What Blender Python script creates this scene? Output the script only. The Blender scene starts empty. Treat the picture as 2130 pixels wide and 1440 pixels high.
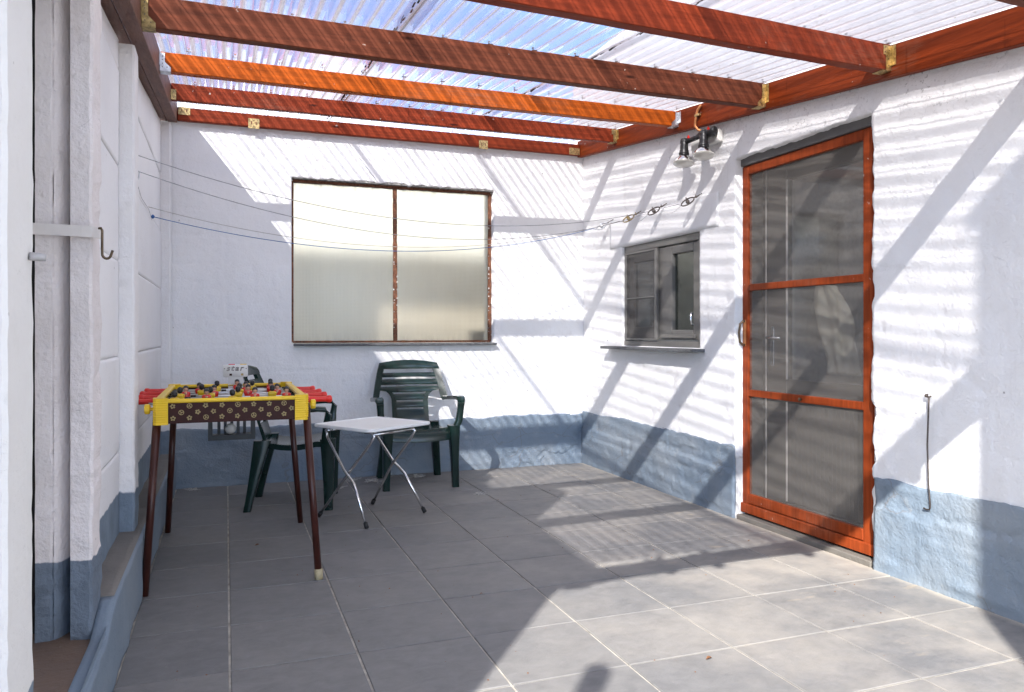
import bpy, bmesh, math, random
import numpy as np
from mathutils import Vector, Matrix, noise as mnoise
random.seed(7); rng = np.random.default_rng(7)
R = math.radians
scene = bpy.context.scene
COL = scene.collection

# ------------------------------------------------------------------ camera, sky, sun, exposure
TH = math.atan(595 / 1600.0)
cd = bpy.data.cameras.new('camera'); cam = bpy.data.objects.new('camera', cd); COL.objects.link(cam)
cam.location = (0, 0, 1.1); cam.rotation_euler = (R(90), 0, -TH)
cd.sensor_width = 36; cd.lens = 36 * 1600 / 2130.0; cd.shift_y = -28 / 2130.0
cd.clip_start = .02; cd.clip_end = 2000
scene.camera = cam

SUN_D = Vector((1, 1.278, -1.137)).normalized()
sd = bpy.data.lights.new('sun', 'SUN'); sun = bpy.data.objects.new('sun', sd); COL.objects.link(sun)
sd.energy = 2.05; sd.angle = R(0.6); sd.color = (1, .955, .9)
sun.rotation_euler = SUN_D.to_track_quat('-Z', 'Y').to_euler(); sun.location = (-6, -8, 9)

world = bpy.data.worlds.new('World'); scene.world = world; world.use_nodes = True
wt = world.node_tree; wt.nodes.clear()
def wn(t, **k):
    n = wt.nodes.new(t)
    for a, b in k.items(): setattr(n, a, b)
    return n
sky = wn('ShaderNodeTexSky', sky_type='NISHITA', sun_disc=False)
sky.sun_elevation = math.asin(-SUN_D.z); sky.sun_rotation = math.atan2(-SUN_D.x, -SUN_D.y)
sky.air_density = .4; sky.dust_density = .02; sky.ozone_density = 1.8
tc = wn('ShaderNodeTexCoord'); nz = wn('ShaderNodeTexNoise'); nz.inputs['Scale'].default_value = 2.3
nz.inputs['Detail'].default_value = 7; nz.inputs['Roughness'].default_value = .56
mp = wn('ShaderNodeMapping'); mp.inputs['Scale'].default_value = (1, 1, 2.2); mp.inputs['Location'].default_value = (8.2, 6.4, 5.0)
cr = wn('ShaderNodeValToRGB'); cr.color_ramp.elements[0].position = .475; cr.color_ramp.elements[1].position = .62
cr.color_ramp.elements[0].color = (0, 0, 0, 1); cr.color_ramp.elements[1].color = (.8, .8, .8, 1)
mx = wn('ShaderNodeMix', data_type='RGBA'); mx.inputs[7].default_value = (10.2, 9.4, 8.5, 1)
bg = wn('ShaderNodeBackground'); bg.inputs[1].default_value = .14
wo = wn('ShaderNodeOutputWorld')
L = wt.links.new
L(tc.outputs['Generated'], mp.inputs[0]); L(mp.outputs[0], nz.inputs['Vector']); L(nz.outputs[0], cr.inputs[0])
L(cr.outputs[0], mx.inputs[0]); L(sky.outputs[0], mx.inputs[6]); L(mx.outputs[2], bg.inputs[0]); L(bg.outputs[0], wo.inputs[0])

vs = scene.view_settings
scene.display_settings.display_device = 'sRGB'
vs.view_transform = 'Standard'; vs.look = 'None'; vs.exposure = 2.42; vs.gamma = 1; vs.use_curve_mapping = False
scene.cycles.max_bounces = 12; scene.cycles.diffuse_bounces = 6; scene.cycles.transparent_max_bounces = 24
scene.cycles.transmission_bounces = 8; scene.cycles.glossy_bounces = 5
scene.cycles.sample_clamp_indirect = 6; scene.cycles.caustics_reflective = False; scene.cycles.caustics_refractive = False
scene.cycles.use_denoising = True

# ------------------------------------------------------------------ materials
class NT:
    def __init__(s, name):
        s.m = bpy.data.materials.new(name); s.m.use_nodes = True; s.t = s.m.node_tree; s.t.nodes.clear()
        s.out = s.n('ShaderNodeOutputMaterial'); s._co = None
    def n(s, t, inp=None, **k):
        n = s.t.nodes.new(t)
        for a, b in k.items(): setattr(n, a, b)
        for a, b in (inp or {}).items(): s.set(n, a, b)
        return n
    def set(s, n, a, v):
        i = n.inputs[a]
        if hasattr(v, 'is_output'): s.t.links.new(v, i)
        elif isinstance(v, tuple) and len(v) == 3 and i.type == 'RGBA': i.default_value = (*v, 1)
        else: i.default_value = v
    def co(s):
        if not s._co: s._co = s.n('ShaderNodeTexCoord').outputs['Object']
        return s._co
    def noise(s, scale, detail=4, rough=.55, stretch=None, vec=None, dist=0):
        v = vec or s.co()
        if stretch: v = s.n('ShaderNodeMapping', {0: v, 'Scale': stretch}).outputs[0]
        return s.n('ShaderNodeTexNoise', {'Vector': v, 'Scale': scale, 'Detail': detail, 'Roughness': rough, 'Distortion': dist}).outputs[0]
    def ramp(s, f, a, b, ca=(0, 0, 0), cb=(1, 1, 1)):
        r = s.n('ShaderNodeValToRGB', {0: f}); e = r.color_ramp.elements
        e[0].position = a; e[1].position = b; e[0].color = (*ca, 1); e[1].color = (*cb, 1)
        return r.outputs[0]
    def lin(s, f, a, b):
        return s.math('MULTIPLY', s.math('SUBTRACT', f, a), 1 / (b - a), True)
    def mix(s, f, a, b, mode='MIX'):
        n = s.n('ShaderNodeMix', data_type='RGBA', blend_type=mode)
        s.set(n, 0, f); s.set(n, 6, a); s.set(n, 7, b); return n.outputs[2]
    def math(s, op, a, b=0.0, clamp=False):
        n = s.n('ShaderNodeMath', {0: a, 1: b}, operation=op, use_clamp=clamp); return n.outputs[0]
    def sep(s, v=None):
        return s.n('ShaderNodeSeparateXYZ', {0: v or s.co()}).outputs
    def bump(s, h, strength=.5, dist=.002, prev=None):
        i = {'Height': h, 'Strength': strength, 'Distance': dist}
        if prev: i['Normal'] = prev
        return s.n('ShaderNodeBump', i).outputs[0]
    def pbr(s, col, rough=.6, metal=0., normal=None, spec=.5, coat=0., trans=0.):
        p = s.n('ShaderNodeBsdfPrincipled', {'Base Color': col, 'Roughness': rough, 'Metallic': metal, 'Specular IOR Level': spec, 'Coat Weight': coat, 'Transmission Weight': trans})
        if normal: s.set(p, 'Normal', normal)
        s.t.links.new(p.outputs[0], s.out.inputs[0]); return s.m
    def schlick(s, normal, f0=.05, power=5.0):
        """mirror share of a thin clear sheet, the same from both sides"""
        g_ = s.n('ShaderNodeNewGeometry')
        d = s.n('ShaderNodeVectorMath', {0: normal or g_.outputs['Normal'], 1: g_.outputs['Incoming']}, operation='DOT_PRODUCT').outputs['Value']
        k = s.math('POWER', s.math('SUBTRACT', 1.0, s.math('ABSOLUTE', d), True), power)
        return s.math('ADD', s.math('MULTIPLY', k, 1 - f0), f0, True)
    def surf(s, sh):
        s.t.links.new(sh, s.out.inputs[0]); return s.m
    def mixsh(s, f, a, b):
        return s.n('ShaderNodeMixShader', {0: f, 1: a, 2: b}).outputs[0]

def simple(name, col, rough=.5, metal=0., var=.15, scale=30, bump=.0, bscale=200, bdist=.0005, spec=.5, coat=0.):
    t = NT(name); f = t.noise(scale, 5)
    c = t.mix(t.ramp(f, .3, .7), tuple(x * (1 - var) for x in col), tuple(min(1, x * (1 + var)) for x in col))
    r = t.math('ADD', t.math('MULTIPLY', t.math('SUBTRACT', f, .5), .12), rough, True)
    nrm = t.bump(t.noise(bscale, 3), bump, bdist) if bump else None
    return t.pbr(c, r, metal, nrm, spec, coat)

def plaster(name, col, paint=None, rough=.8, bscale=75, bst=.55, dirt=.12, dirtcol=(.45, .42, .38), crk=.66, grime_and_dim=False):
    """rough painted render; paint = (height, colour) of a painted base band"""
    t = NT(name)
    big = t.noise(2.1, 5, .6); mid = t.noise(9, 5, .6); fine = t.noise(bscale, 4, .6)
    c = t.mix(t.math('MULTIPLY', t.ramp(big, .42, .75), dirt), col, dirtcol)
    c = t.mix(t.math('MULTIPLY', t.ramp(mid, .62, .8), dirt * 1.3), c, dirtcol)
    specks = t.n('ShaderNodeTexVoronoi', {'Vector': t.co(), 'Scale': 9.0, 'Randomness': 1.0}).outputs['Distance']
    c = t.mix(t.math('MULTIPLY', t.ramp(specks, .035, .05, (1, 1, 1), (0, 0, 0)), t.ramp(t.noise(3.1, 3), .5, .65)), c, (.2, .18, .16))
    if paint:
        z = t.sep()[2]
        edge = t.math('ADD', z, t.math('MULTIPLY', t.math('SUBTRACT', t.noise(14, 4), .5), .035))
        edge = t.math('ADD', edge, t.math('MULTIPLY', t.math('SUBTRACT', t.noise(1.7, 2), .5), .05))
        f = t.ramp(edge, paint[0] - .002, paint[0] + .002, (1, 1, 1), (0, 0, 0))
        pc = t.mix(t.ramp(mid, .35, .7), tuple(x * .85 for x in paint[1]), tuple(x * 1.15 for x in paint[1]))
        c = t.mix(f, c, pc)
    if grime_and_dim:
        q = t.sep(); up = t.lin(t.math('SUBTRACT', q[2], t.math('MULTIPLY', q[1], .101)), 2.135, 2.145); c = t.mix(up, c, t.mix(mid, (.38, .375, .37), (.48, .47, .46))); hgt = t.math('SUBTRACT', q[2], t.math('MULTIPLY', q[1], .1035))  # wall above the roof coloured greyer to hold down its sunlit glare
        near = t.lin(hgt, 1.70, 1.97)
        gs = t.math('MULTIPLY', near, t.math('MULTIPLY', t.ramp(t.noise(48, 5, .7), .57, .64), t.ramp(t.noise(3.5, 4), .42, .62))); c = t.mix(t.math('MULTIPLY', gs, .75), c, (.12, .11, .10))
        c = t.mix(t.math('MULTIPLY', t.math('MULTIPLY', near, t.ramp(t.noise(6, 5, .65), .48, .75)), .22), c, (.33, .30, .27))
        drip = t.math('MULTIPLY', t.ramp(t.noise(7, 4, .6, (1, 1, .10)), .60, .72), .16); c = t.mix(drip, c, (.42, .38, .33))
    wv = t.n('ShaderNodeVectorMath', {0: t.co(), 1: t.n('ShaderNodeVectorMath', {0: t.n('ShaderNodeTexNoise', {'Vector': t.co(), 'Scale': 5.0, 'Detail': 6.0}).outputs['Color'], 'Scale': .22}, operation='SCALE').outputs[0]}, operation='ADD').outputs[0]
    ce = t.n('ShaderNodeTexVoronoi', {'Vector': t.n('ShaderNodeMapping', {0: wv, 'Scale': (1, 1, 1.9)}).outputs[0], 'Scale': 2.6}, feature='DISTANCE_TO_EDGE').outputs['Distance']
    crack = t.math('MULTIPLY', t.ramp(ce, .004, .012, (1, 1, 1), (0, 0, 0)), t.ramp(t.noise(2.4, 3), crk, crk + .1))
    c = t.mix(t.math('MULTIPLY', crack, .5), c, (.16, .15, .145))
    h = t.math('ADD', t.math('MULTIPLY', fine, 1.0), t.math('MULTIPLY', t.noise(bscale * .28, 3), 1.1))
    peel = t.ramp(t.noise(26, 6, .7, dist=.6), .60, .66)
    n = t.bump(h, bst, .0065); n = t.bump(peel, .4, .0025, n)
    n = t.bump(crack, -.8, .004, n)
    return t.pbr(c, rough, 0, n, .3)

BLUE = (.185, .238, .295)
M = {}
M['white'] = plaster('white_render', (.85, .85, .845))
M['white_house'] = plaster('white_render_house', (.85, .85, .845), grime_and_dim=True)
M['smooth_white'] = plaster('smooth_white_render', (.82, .82, .82), bst=.2, dirt=.06)
M['blue'] = plaster('blue_base_paint', BLUE, dirt=.4, dirtcol=(.42, .43, .42), crk=.46, bst=.7)
M['panel'] = plaster('panel_white', (.84, .84, .84), (.43, BLUE), bst=.18, dirt=.10)
M['post'] = plaster('post_white', (.83, .82, .81), (.43, BLUE), bst=.4, dirt=.16)
M['jamb'] = plaster('jamb_grey_white', (.82, .775, .76), (.42, (.16, .20, .25)), bst=1.0, dirt=.25, dirtcol=(.35, .3, .27), bscale=55)
M['pillar'] = plaster('pillar_white', (.78, .775, .75), (.42, BLUE), bst=.35, dirt=.12, bscale=60)
M['kerb_blue'] = plaster('kerb_blue', BLUE, dirt=.4, dirtcol=(.30, .33, .35), bst=.3)
M['kerb_top'] = plaster('kerb_top_concrete', (.20, .19, .175), dirt=.5, dirtcol=(.13, .12, .11), bst=.4)
M['old_stone'] = plaster('old_stone', (.15, .14, .125), dirt=.6, dirtcol=(.26, .23, .19), bst=.6)
M['earth'] = plaster('brown_step', (.15, .105, .08), dirt=.6, dirtcol=(.09, .07, .055), bst=.8, bscale=40)
M['house'] = plaster('blocker_render', (.76, .75, .72))

def wood(name, col, dark=.45, rough=.42, knots=True, axis='x'):
    t = NT(name)
    st = {'x': (1.2, 22, 22), 'y': (22, 1.2, 22), 'z': (22, 22, 1.2)}[axis]
    g = t.noise(2.0, 7, .62, st, dist=.35); g2 = t.noise(9.0, 3, .5, st)
    lo = tuple(x * dark for x in col); hi = tuple(min(1, x * 1.18) for x in col)
    c = t.mix(t.ramp(g, .3, .72), lo, hi)
    c = t.mix(t.math('MULTIPLY', t.ramp(g2, .5, .75), .35), c, lo)
    c = t.mix(t.math('MULTIPLY', t.ramp(t.noise(2.6, 3), .55, .75), .3), c, tuple(x * .7 for x in col))
    if knots:
        ks = {'x': (1.0, 3.6, 3.6), 'y': (3.6, 1, 3.6), 'z': (3.6, 3.6, 1)}[axis]
        v = t.n('ShaderNodeTexVoronoi', {'Vector': t.n('ShaderNodeMapping', {0: t.co(), 'Scale': ks}).outputs[0], 'Scale': 2.4}).outputs['Distance']
        c = t.mix(t.ramp(v, .045, .10, (1, 1, 1), (0, 0, 0)), c, tuple(x * .16 for x in col))
    fade = t.math('MULTIPLY', t.ramp(t.noise(1.7, 6, .65), .56, .72), t.ramp(g2, .35, .65))
    c = t.mix(t.math('MULTIPLY', fade, .45), c, (.30, .17, .115))
    drip = t.math('MULTIPLY', t.ramp(t.noise(5, 4, .6, (3, 3, .5)), .64, .70), .5)
    c = t.mix(drip, c, tuple(x * .35 for x in col))
    sc = t.math('MULTIPLY', t.ramp(t.noise(38, 3, .6), .70, .73), t.ramp(t.noise(3.3, 3), .5, .6))
    c = t.mix(sc, c, (.50, .42, .35))
    n = t.bump(g, .35, .0012)
    return t.pbr(c, t.math('ADD', t.math('MULTIPLY', g2, .25), rough - .1), 0, n, .12)
M['wood_brown'] = wood('wood_brown', (.165, .046, .022), .5, .55)
M['wood_red'] = wood('wood_red', (.235, .036, .012), .55, .5)
M['wood_orange'] = wood('wood_orange', (.47, .092, .008), .6, .45)
M['wood_beam'] = wood('wood_beam', (.24, .037, .007), .5, .5, False, 'y')
M['wood_plate'] = wood('wood_plate', (.17, .085, .062), .6, .5, True, 'y')
M['wood_door'] = wood('wood_door', (.29, .052, .013), .6, .45, False, 'z')
M['grey_bar'] = simple('faded_underside', (.22, .18, .165), .7)

def tile_mat():
    t = NT('slate_tile')
    oi = t.n('ShaderNodeObjectInfo'); loc = oi.outputs['Location']; rnd = oi.outputs['Random']
    geo = t.n('ShaderNodeNewGeometry').outputs['Position']
    v = t.n('ShaderNodeVectorMath', {0: t.co(), 1: t.n('ShaderNodeCombineXYZ', {0: t.math('MULTIPLY', rnd, 37.), 1: t.math('MULTIPLY', rnd, 91.), 2: rnd}).outputs[0]}, operation='ADD').outputs[0]
    sl = t.noise(12.0, 10, .70, (1, 1.45, 1), v, .5); cl = t.noise(3.0, 6, .65, None, v)
    c = t.mix(t.ramp(sl, .32, .68), (.150, .150, .151), (.212, .211, .210))
    c = t.mix(t.math('MULTIPLY', t.ramp(cl, .45, .75), .4), c, (.24, .234, .225))
    c = t.mix(.55, c, t.mix(rnd, (.82, .83, .85), (1.12, 1.10, 1.07)), 'MULTIPLY')
    wx = t.sep(geo)
    # sandy dust, mostly towards the house wall and the open end of the yard
    du = t.math('MULTIPLY', t.ramp(t.noise(1.9, 6, .65, None, geo), .42, .68), t.math('MULTIPLY', t.math('SUBTRACT', wx[0], .5), .30, True))
    c = t.mix(du, c, (.44, .40, .345))
    edge = t.math('MULTIPLY', t.lin(t.math('ADD', wx[0], t.math('MULTIPLY', t.noise(9, 4, .6, None, geo), .06)), 2.81, 2.86), .8)
    c = t.mix(edge, c, (.46, .42, .35))
    st = t.ramp(t.noise(3.3, 5, .6, (1, 2.5, 1), geo), .62, .74)
    c = t.mix(t.math('MULTIPLY', st, t.math('MULTIPLY', t.math('SUBTRACT', wx[0], 1.6), .45, True)), c, (.58, .46, .30))
    scf = t.math('MULTIPLY', t.ramp(t.noise(6, 8, .75, (1, 4, 1), geo, 1.5), .66, .72), .25)
    c = t.mix(scf, c, (.36, .35, .335))
    n = t.bump(sl, .6, .0035); n = t.bump(t.noise(130, 4, .65, (1, 2, 1), v), .4, .0012, n)
    return t.pbr(c, t.math('ADD', t.math('MULTIPLY', sl, .25), .48), 0, n, .35)
M['tile'] = tile_mat()
M['grout'] = simple('grout', (.40, .375, .325), .9, var=.4, scale=14, bump=.4, bscale=120, bdist=.002)

def metal(name, col, rough, var=.3, scale=45): return simple(name, col, rough, 1.0, var, scale, .2, 160, .0004)
M['galv'] = metal('galvanised', (.62, .64, .66), .42)
M['brass'] = metal('yellow_zinc', (.50, .38, .18), .5, .6, 60)
M['brass_dark'] = metal('tarnished_zinc', (.36, .27, .12), .55, .6, 50)
M['chrome'] = metal('chrome', (.78, .78, .78), .13, .05)
M['rod_steel'] = metal('rod_steel', (.60, .60, .60), .3, .05)
M['wire'] = metal('steel_wire', (.34, .34, .35), .5)
M['dark_wire'] = metal('rusted_rod', (.13, .11, .10), .55)
M['hook'] = metal('bronze_hook', (.16, .12, .08), .5)
M['rust'] = simple('rusty_frame', (.16, .062, .03), .75, 0, .6, 70, .6, 140, .002)
M['soffit'] = simple('dirty_soffit', (.30, .295, .28), .9, 0, .5, 40, .7, 90, .004)
M['sill_dark'] = simple('slate_sill', (.10, .105, .11), .6, 0, .35, 50, .3, 150)
M['anthracite'] = simple('anthracite_frame', (.135, .13, .12), .38, 0, .08, 20, .08, 300)
M['anthracite_soft'] = simple('grey_roller_box', (.11, .11, .108), .55, 0, .08, 20)
M['green'] = simple('green_plastic', (.0055, .021, .017), .2, 0, .15, 14, .04, 260, spec=.45)
M['black'] = simple('black_plastic', (.016, .016, .017), .38, 0, .2, 60)
M['rubber'] = simple('black_rubber', (.012, .012, .012), .6)
M['grey_plastic'] = simple('dark_grey_plastic', (.045, .05, .052), .5)
M['tray'] = simple('white_tray', (.86, .86, .84), .42, 0, .04, 6)
M['yellow'] = simple('yellow_plastic', (.80, .53, .015), .35, 0, .08, 14)
M['red'] = simple('red_plastic', (.66, .022, .012), .32, 0, .08, 14)
M['maroon'] = simple('maroon_panel', (.036, .010, .008), .5, 0, .2, 20, spec=.2)
M['maroon_tube'] = simple('maroon_enamel', (.048, .013, .009), .3, 0, .15, 10, spec=.35)
M['print'] = simple('beige_print', (.30, .235, .10), .6)
M['white_plastic'] = simple('white_plastic', (.75, .74, .70), .4, 0, .04, 10)
M['cream_tape'] = simple('old_tape', (.42, .36, .22), .7)
M['skin'] = simple('pink_plastic', (.62, .36, .24), .45)
M['pitch'] = simple('green_pitch', (.018, .035, .010), .6)
M['blue_cord'] = simple('blue_cord', (.03, .12, .34), .7)
M['cord'] = simple('grey_cord', (.42, .40, .37), .8)
M['copper'] = simple('copper_tube', (.62, .26, .10), .4, .6)
M['bracket_white'] = simple('painted_steel', (.70, .665, .63), .55, 0, .06, 14, .2, 90)
M['clear_plug'] = simple('translucent_plug', (.42, .41, .41), .3)
M['fluff'] = simple('fluff', (.55, .53, .49), .95, 0, .25, 50)
M['leaf'] = simple('dry_leaf', (.17, .075, .03), .8, 0, .4, 60)
M['ground'] = simple('yard_ground', (.40, .38, .35), .95, 0, .3, 1.5, .5, 20, .01)
M['dark'] = simple('slot_shade_and_grime', (.012, .011, .010), .8)  # near-black, for the shaded slot and for the overlap dirt
M['gutter'] = simple('grey_gutter', (.20, .20, .20), .5)
M['grey_wall'] = plaster('grey_shed_wall', (.50, .485, .46), bst=.3)
M['pale_reflection'] = simple('pale_reflection', (.60, .56, .49), .9, 0, .12, 12, .5, 240, .001)
M['patch_beige'] = simple('beige_patch', (.62, .56, .48), .9)
M['room'] = simple('room_paint', (.42, .41, .39), .8)

def sheet_mat(name, milk, tint):
    t = NT(name)
    s = t.sep(); x = s[0]; y = s[1]
    ph = t.math('FRACT', t.math('DIVIDE', t.math('ADD', x, 10.0), .076))
    # grime in gutter streaks, widened and deepened to imitate sun stripes and web reflections
    streak = t.noise(1.0, 6, .65, (42, 2.2, 1)); blot = t.noise(60, 4, .6, (1, .6, 1)); broad = t.noise(1.3, 4, .6)
    d = t.math('ABSOLUTE', t.math('SUBTRACT', ph, .5))
    valley = t.ramp(d, .10, .23, (1, 1, 1), (0, 0, 0))
    g = t.math('MULTIPLY', valley, t.ramp(streak, .30, .62, (.72, .72, .72), (1, 1, 1)))
    g = t.math('MULTIPLY', g, t.ramp(broad, .25, .6, (.88, .88, .88), (1, 1, 1)))
    spots = t.math('MULTIPLY', t.ramp(blot, .62, .70), t.ramp(t.noise(4, 3), .45, .65))
    dirt = t.math('MAXIMUM', t.math('MULTIPLY', g, .72), t.math('MULTIPLY', spots, .75))
    wob = t.bump(t.noise(14, 3, .5, (1, .5, 1)), .25, .004)
    fr = t.math('MULTIPLY', t.schlick(wob, .055, 4.2), 1.5, True)
    tr = t.n('ShaderNodeBsdfTransparent', {0: tint}).outputs[0]
    gl = t.n('ShaderNodeBsdfGlossy', {'Color': (.96, .96, 1.0), 'Roughness': .09, 'Normal': wob}).outputs[0]
    clear = t.mixsh(fr, tr, gl)
    mk = t.mixsh(.5, t.n('ShaderNodeBsdfTranslucent', {0: (.80, .80, .86)}).outputs[0], t.n('ShaderNodeBsdfDiffuse', {0: (.72, .72, .76)}).outputs[0])
    haze = t.math('MULTIPLY', t.ramp(t.noise(1.0, 5, .6, (60, 3, 1)), .25, .8, (.75, .75, .75), (1.25, 1.25, 1.25)), milk, True)
    clear = t.mixsh(haze, clear, mk)
    dc = t.mix(t.noise(30, 3), (.13, .105, .08), (.30, .26, .22))
    dr = t.mixsh(.45, t.n('ShaderNodeBsdfTranslucent', {0: dc}).outputs[0], t.n('ShaderNodeBsdfDiffuse', {0: dc}).outputs[0])
    return t.surf(t.mixsh(dirt, clear, dr))
M['sheet'] = sheet_mat('clear_corrugated_sheet', .15, (.83, .825, .855))
M['sheet_milky'] = sheet_mat('weathered_corrugated_sheet', .36, (.72, .715, .745))

def screen_mat(name, op, col):
    t = NT(name)
    d = t.n('ShaderNodeBsdfDiffuse', {0: col}).outputs[0]
    tr = t.n('ShaderNodeBsdfTransparent', {0: (1, 1, 1)}).outputs[0]
    w = t.noise(5, 3)
    lw = t.n('ShaderNodeLayerWeight', {'Blend': .35}).outputs['Facing']
    o = t.math('ADD', t.math('MULTIPLY', lw, .30), op, True)
    return t.surf(t.mixsh(o, tr, d))
M['screen'] = screen_mat('insect_mesh', .36, (.22, .205, .185))
M['screen_fine'] = screen_mat('window_mesh', .22, (.15, .145, .14))

def pane_mat(name, ior, tint, rough=.0):
    t = NT(name)
    n = t.bump(t.noise(2.2, 2), .05, .01)
    fr = t.math('MULTIPLY', t.schlick(n, .05, 3.6), ior, True)
    return t.surf(t.mixsh(fr, t.n('ShaderNodeBsdfTransparent', {0: tint}).outputs[0], t.n('ShaderNodeBsdfGlossy', {'Roughness': rough, 'Normal': n}).outputs[0]))
M['door_pane'] = pane_mat('door_glass', 1.2, (.97, .98, .97), .01)
M['pane'] = pane_mat('double_glazing', 1.0, (.55, .57, .56), .01)

def wired_mat():
    t = NT('cathedral_glass')
    s = t.sep(); k = 2 * math.pi / .021
    a = t.math('SINE', t.math('MULTIPLY', s[0], k)); b = t.math('SINE', t.math('MULTIPLY', s[2], k))
    h = t.math('ADD', t.math('MULTIPLY', t.math('ABSOLUTE', a), .5), t.math('MULTIPLY', t.math('ABSOLUTE', b), .5))
    n = t.bump(h, 1.0, .003); n = t.bump(t.noise(60, 3), .2, .001, n)
    dirt = t.ramp(t.noise(3, 6, .65, (3, 1, .5)), .45, .8)
    ed = t.math('MAXIMUM', t.lin(s[2], 2.12, 2.225), t.lin(s[2], 1.11, 1.04))
    dirt = t.math('ADD', dirt, t.math('MULTIPLY', t.math('MULTIPLY', ed, t.ramp(t.noise(14, 5, .7, (3, 1, .6)), .42, .7)), 3.0))
    grid = t.ramp(h, .08, .3, (1, 1, 1), (0, 0, 0))
    # rough sheet glass: light that goes through is scattered, the outer face still mirrors a little
    rf = t.n('ShaderNodeBsdfRefraction', {'Color': (.95, .96, .93), 'Roughness': .30, 'IOR': 1.25, 'Normal': n}).outputs[0]
    df = t.n('ShaderNodeBsdfDiffuse', {0: (.40, .40, .37)}).outputs[0]
    sh = t.mixsh(t.math('ADD', t.math('ADD', t.math('MULTIPLY', dirt, .07), .05), t.math('MULTIPLY', grid, .14)), rf, df)
    gl = t.n('ShaderNodeBsdfGlossy', {'Roughness': .22}).outputs[0]
    fr = t.schlick(None, .04)
    return t.surf(t.mixsh(fr, sh, gl))
M['wired'] = wired_mat()
def skylight_mat():
    t = NT('cream_translucent_roof')
    c = t.mix(t.ramp(t.noise(1.5, 4), .3, .7), (.78, .75, .68), (.82, .80, .74))
    return t.surf(t.mixsh(.12, t.n('ShaderNodeBsdfTranslucent', {0: c}).outputs[0], t.n('ShaderNodeBsdfDiffuse', {0: c}).outputs[0]))
M['cream_roof'] = skylight_mat()
def lens_mat():
    t = NT('lamp_glass')
    n = t.bump(t.noise(90, 2), .3, .002)
    return t.pbr((.72, .70, .64), .2, .25, n, .6)
M['lens'] = lens_mat()

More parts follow.
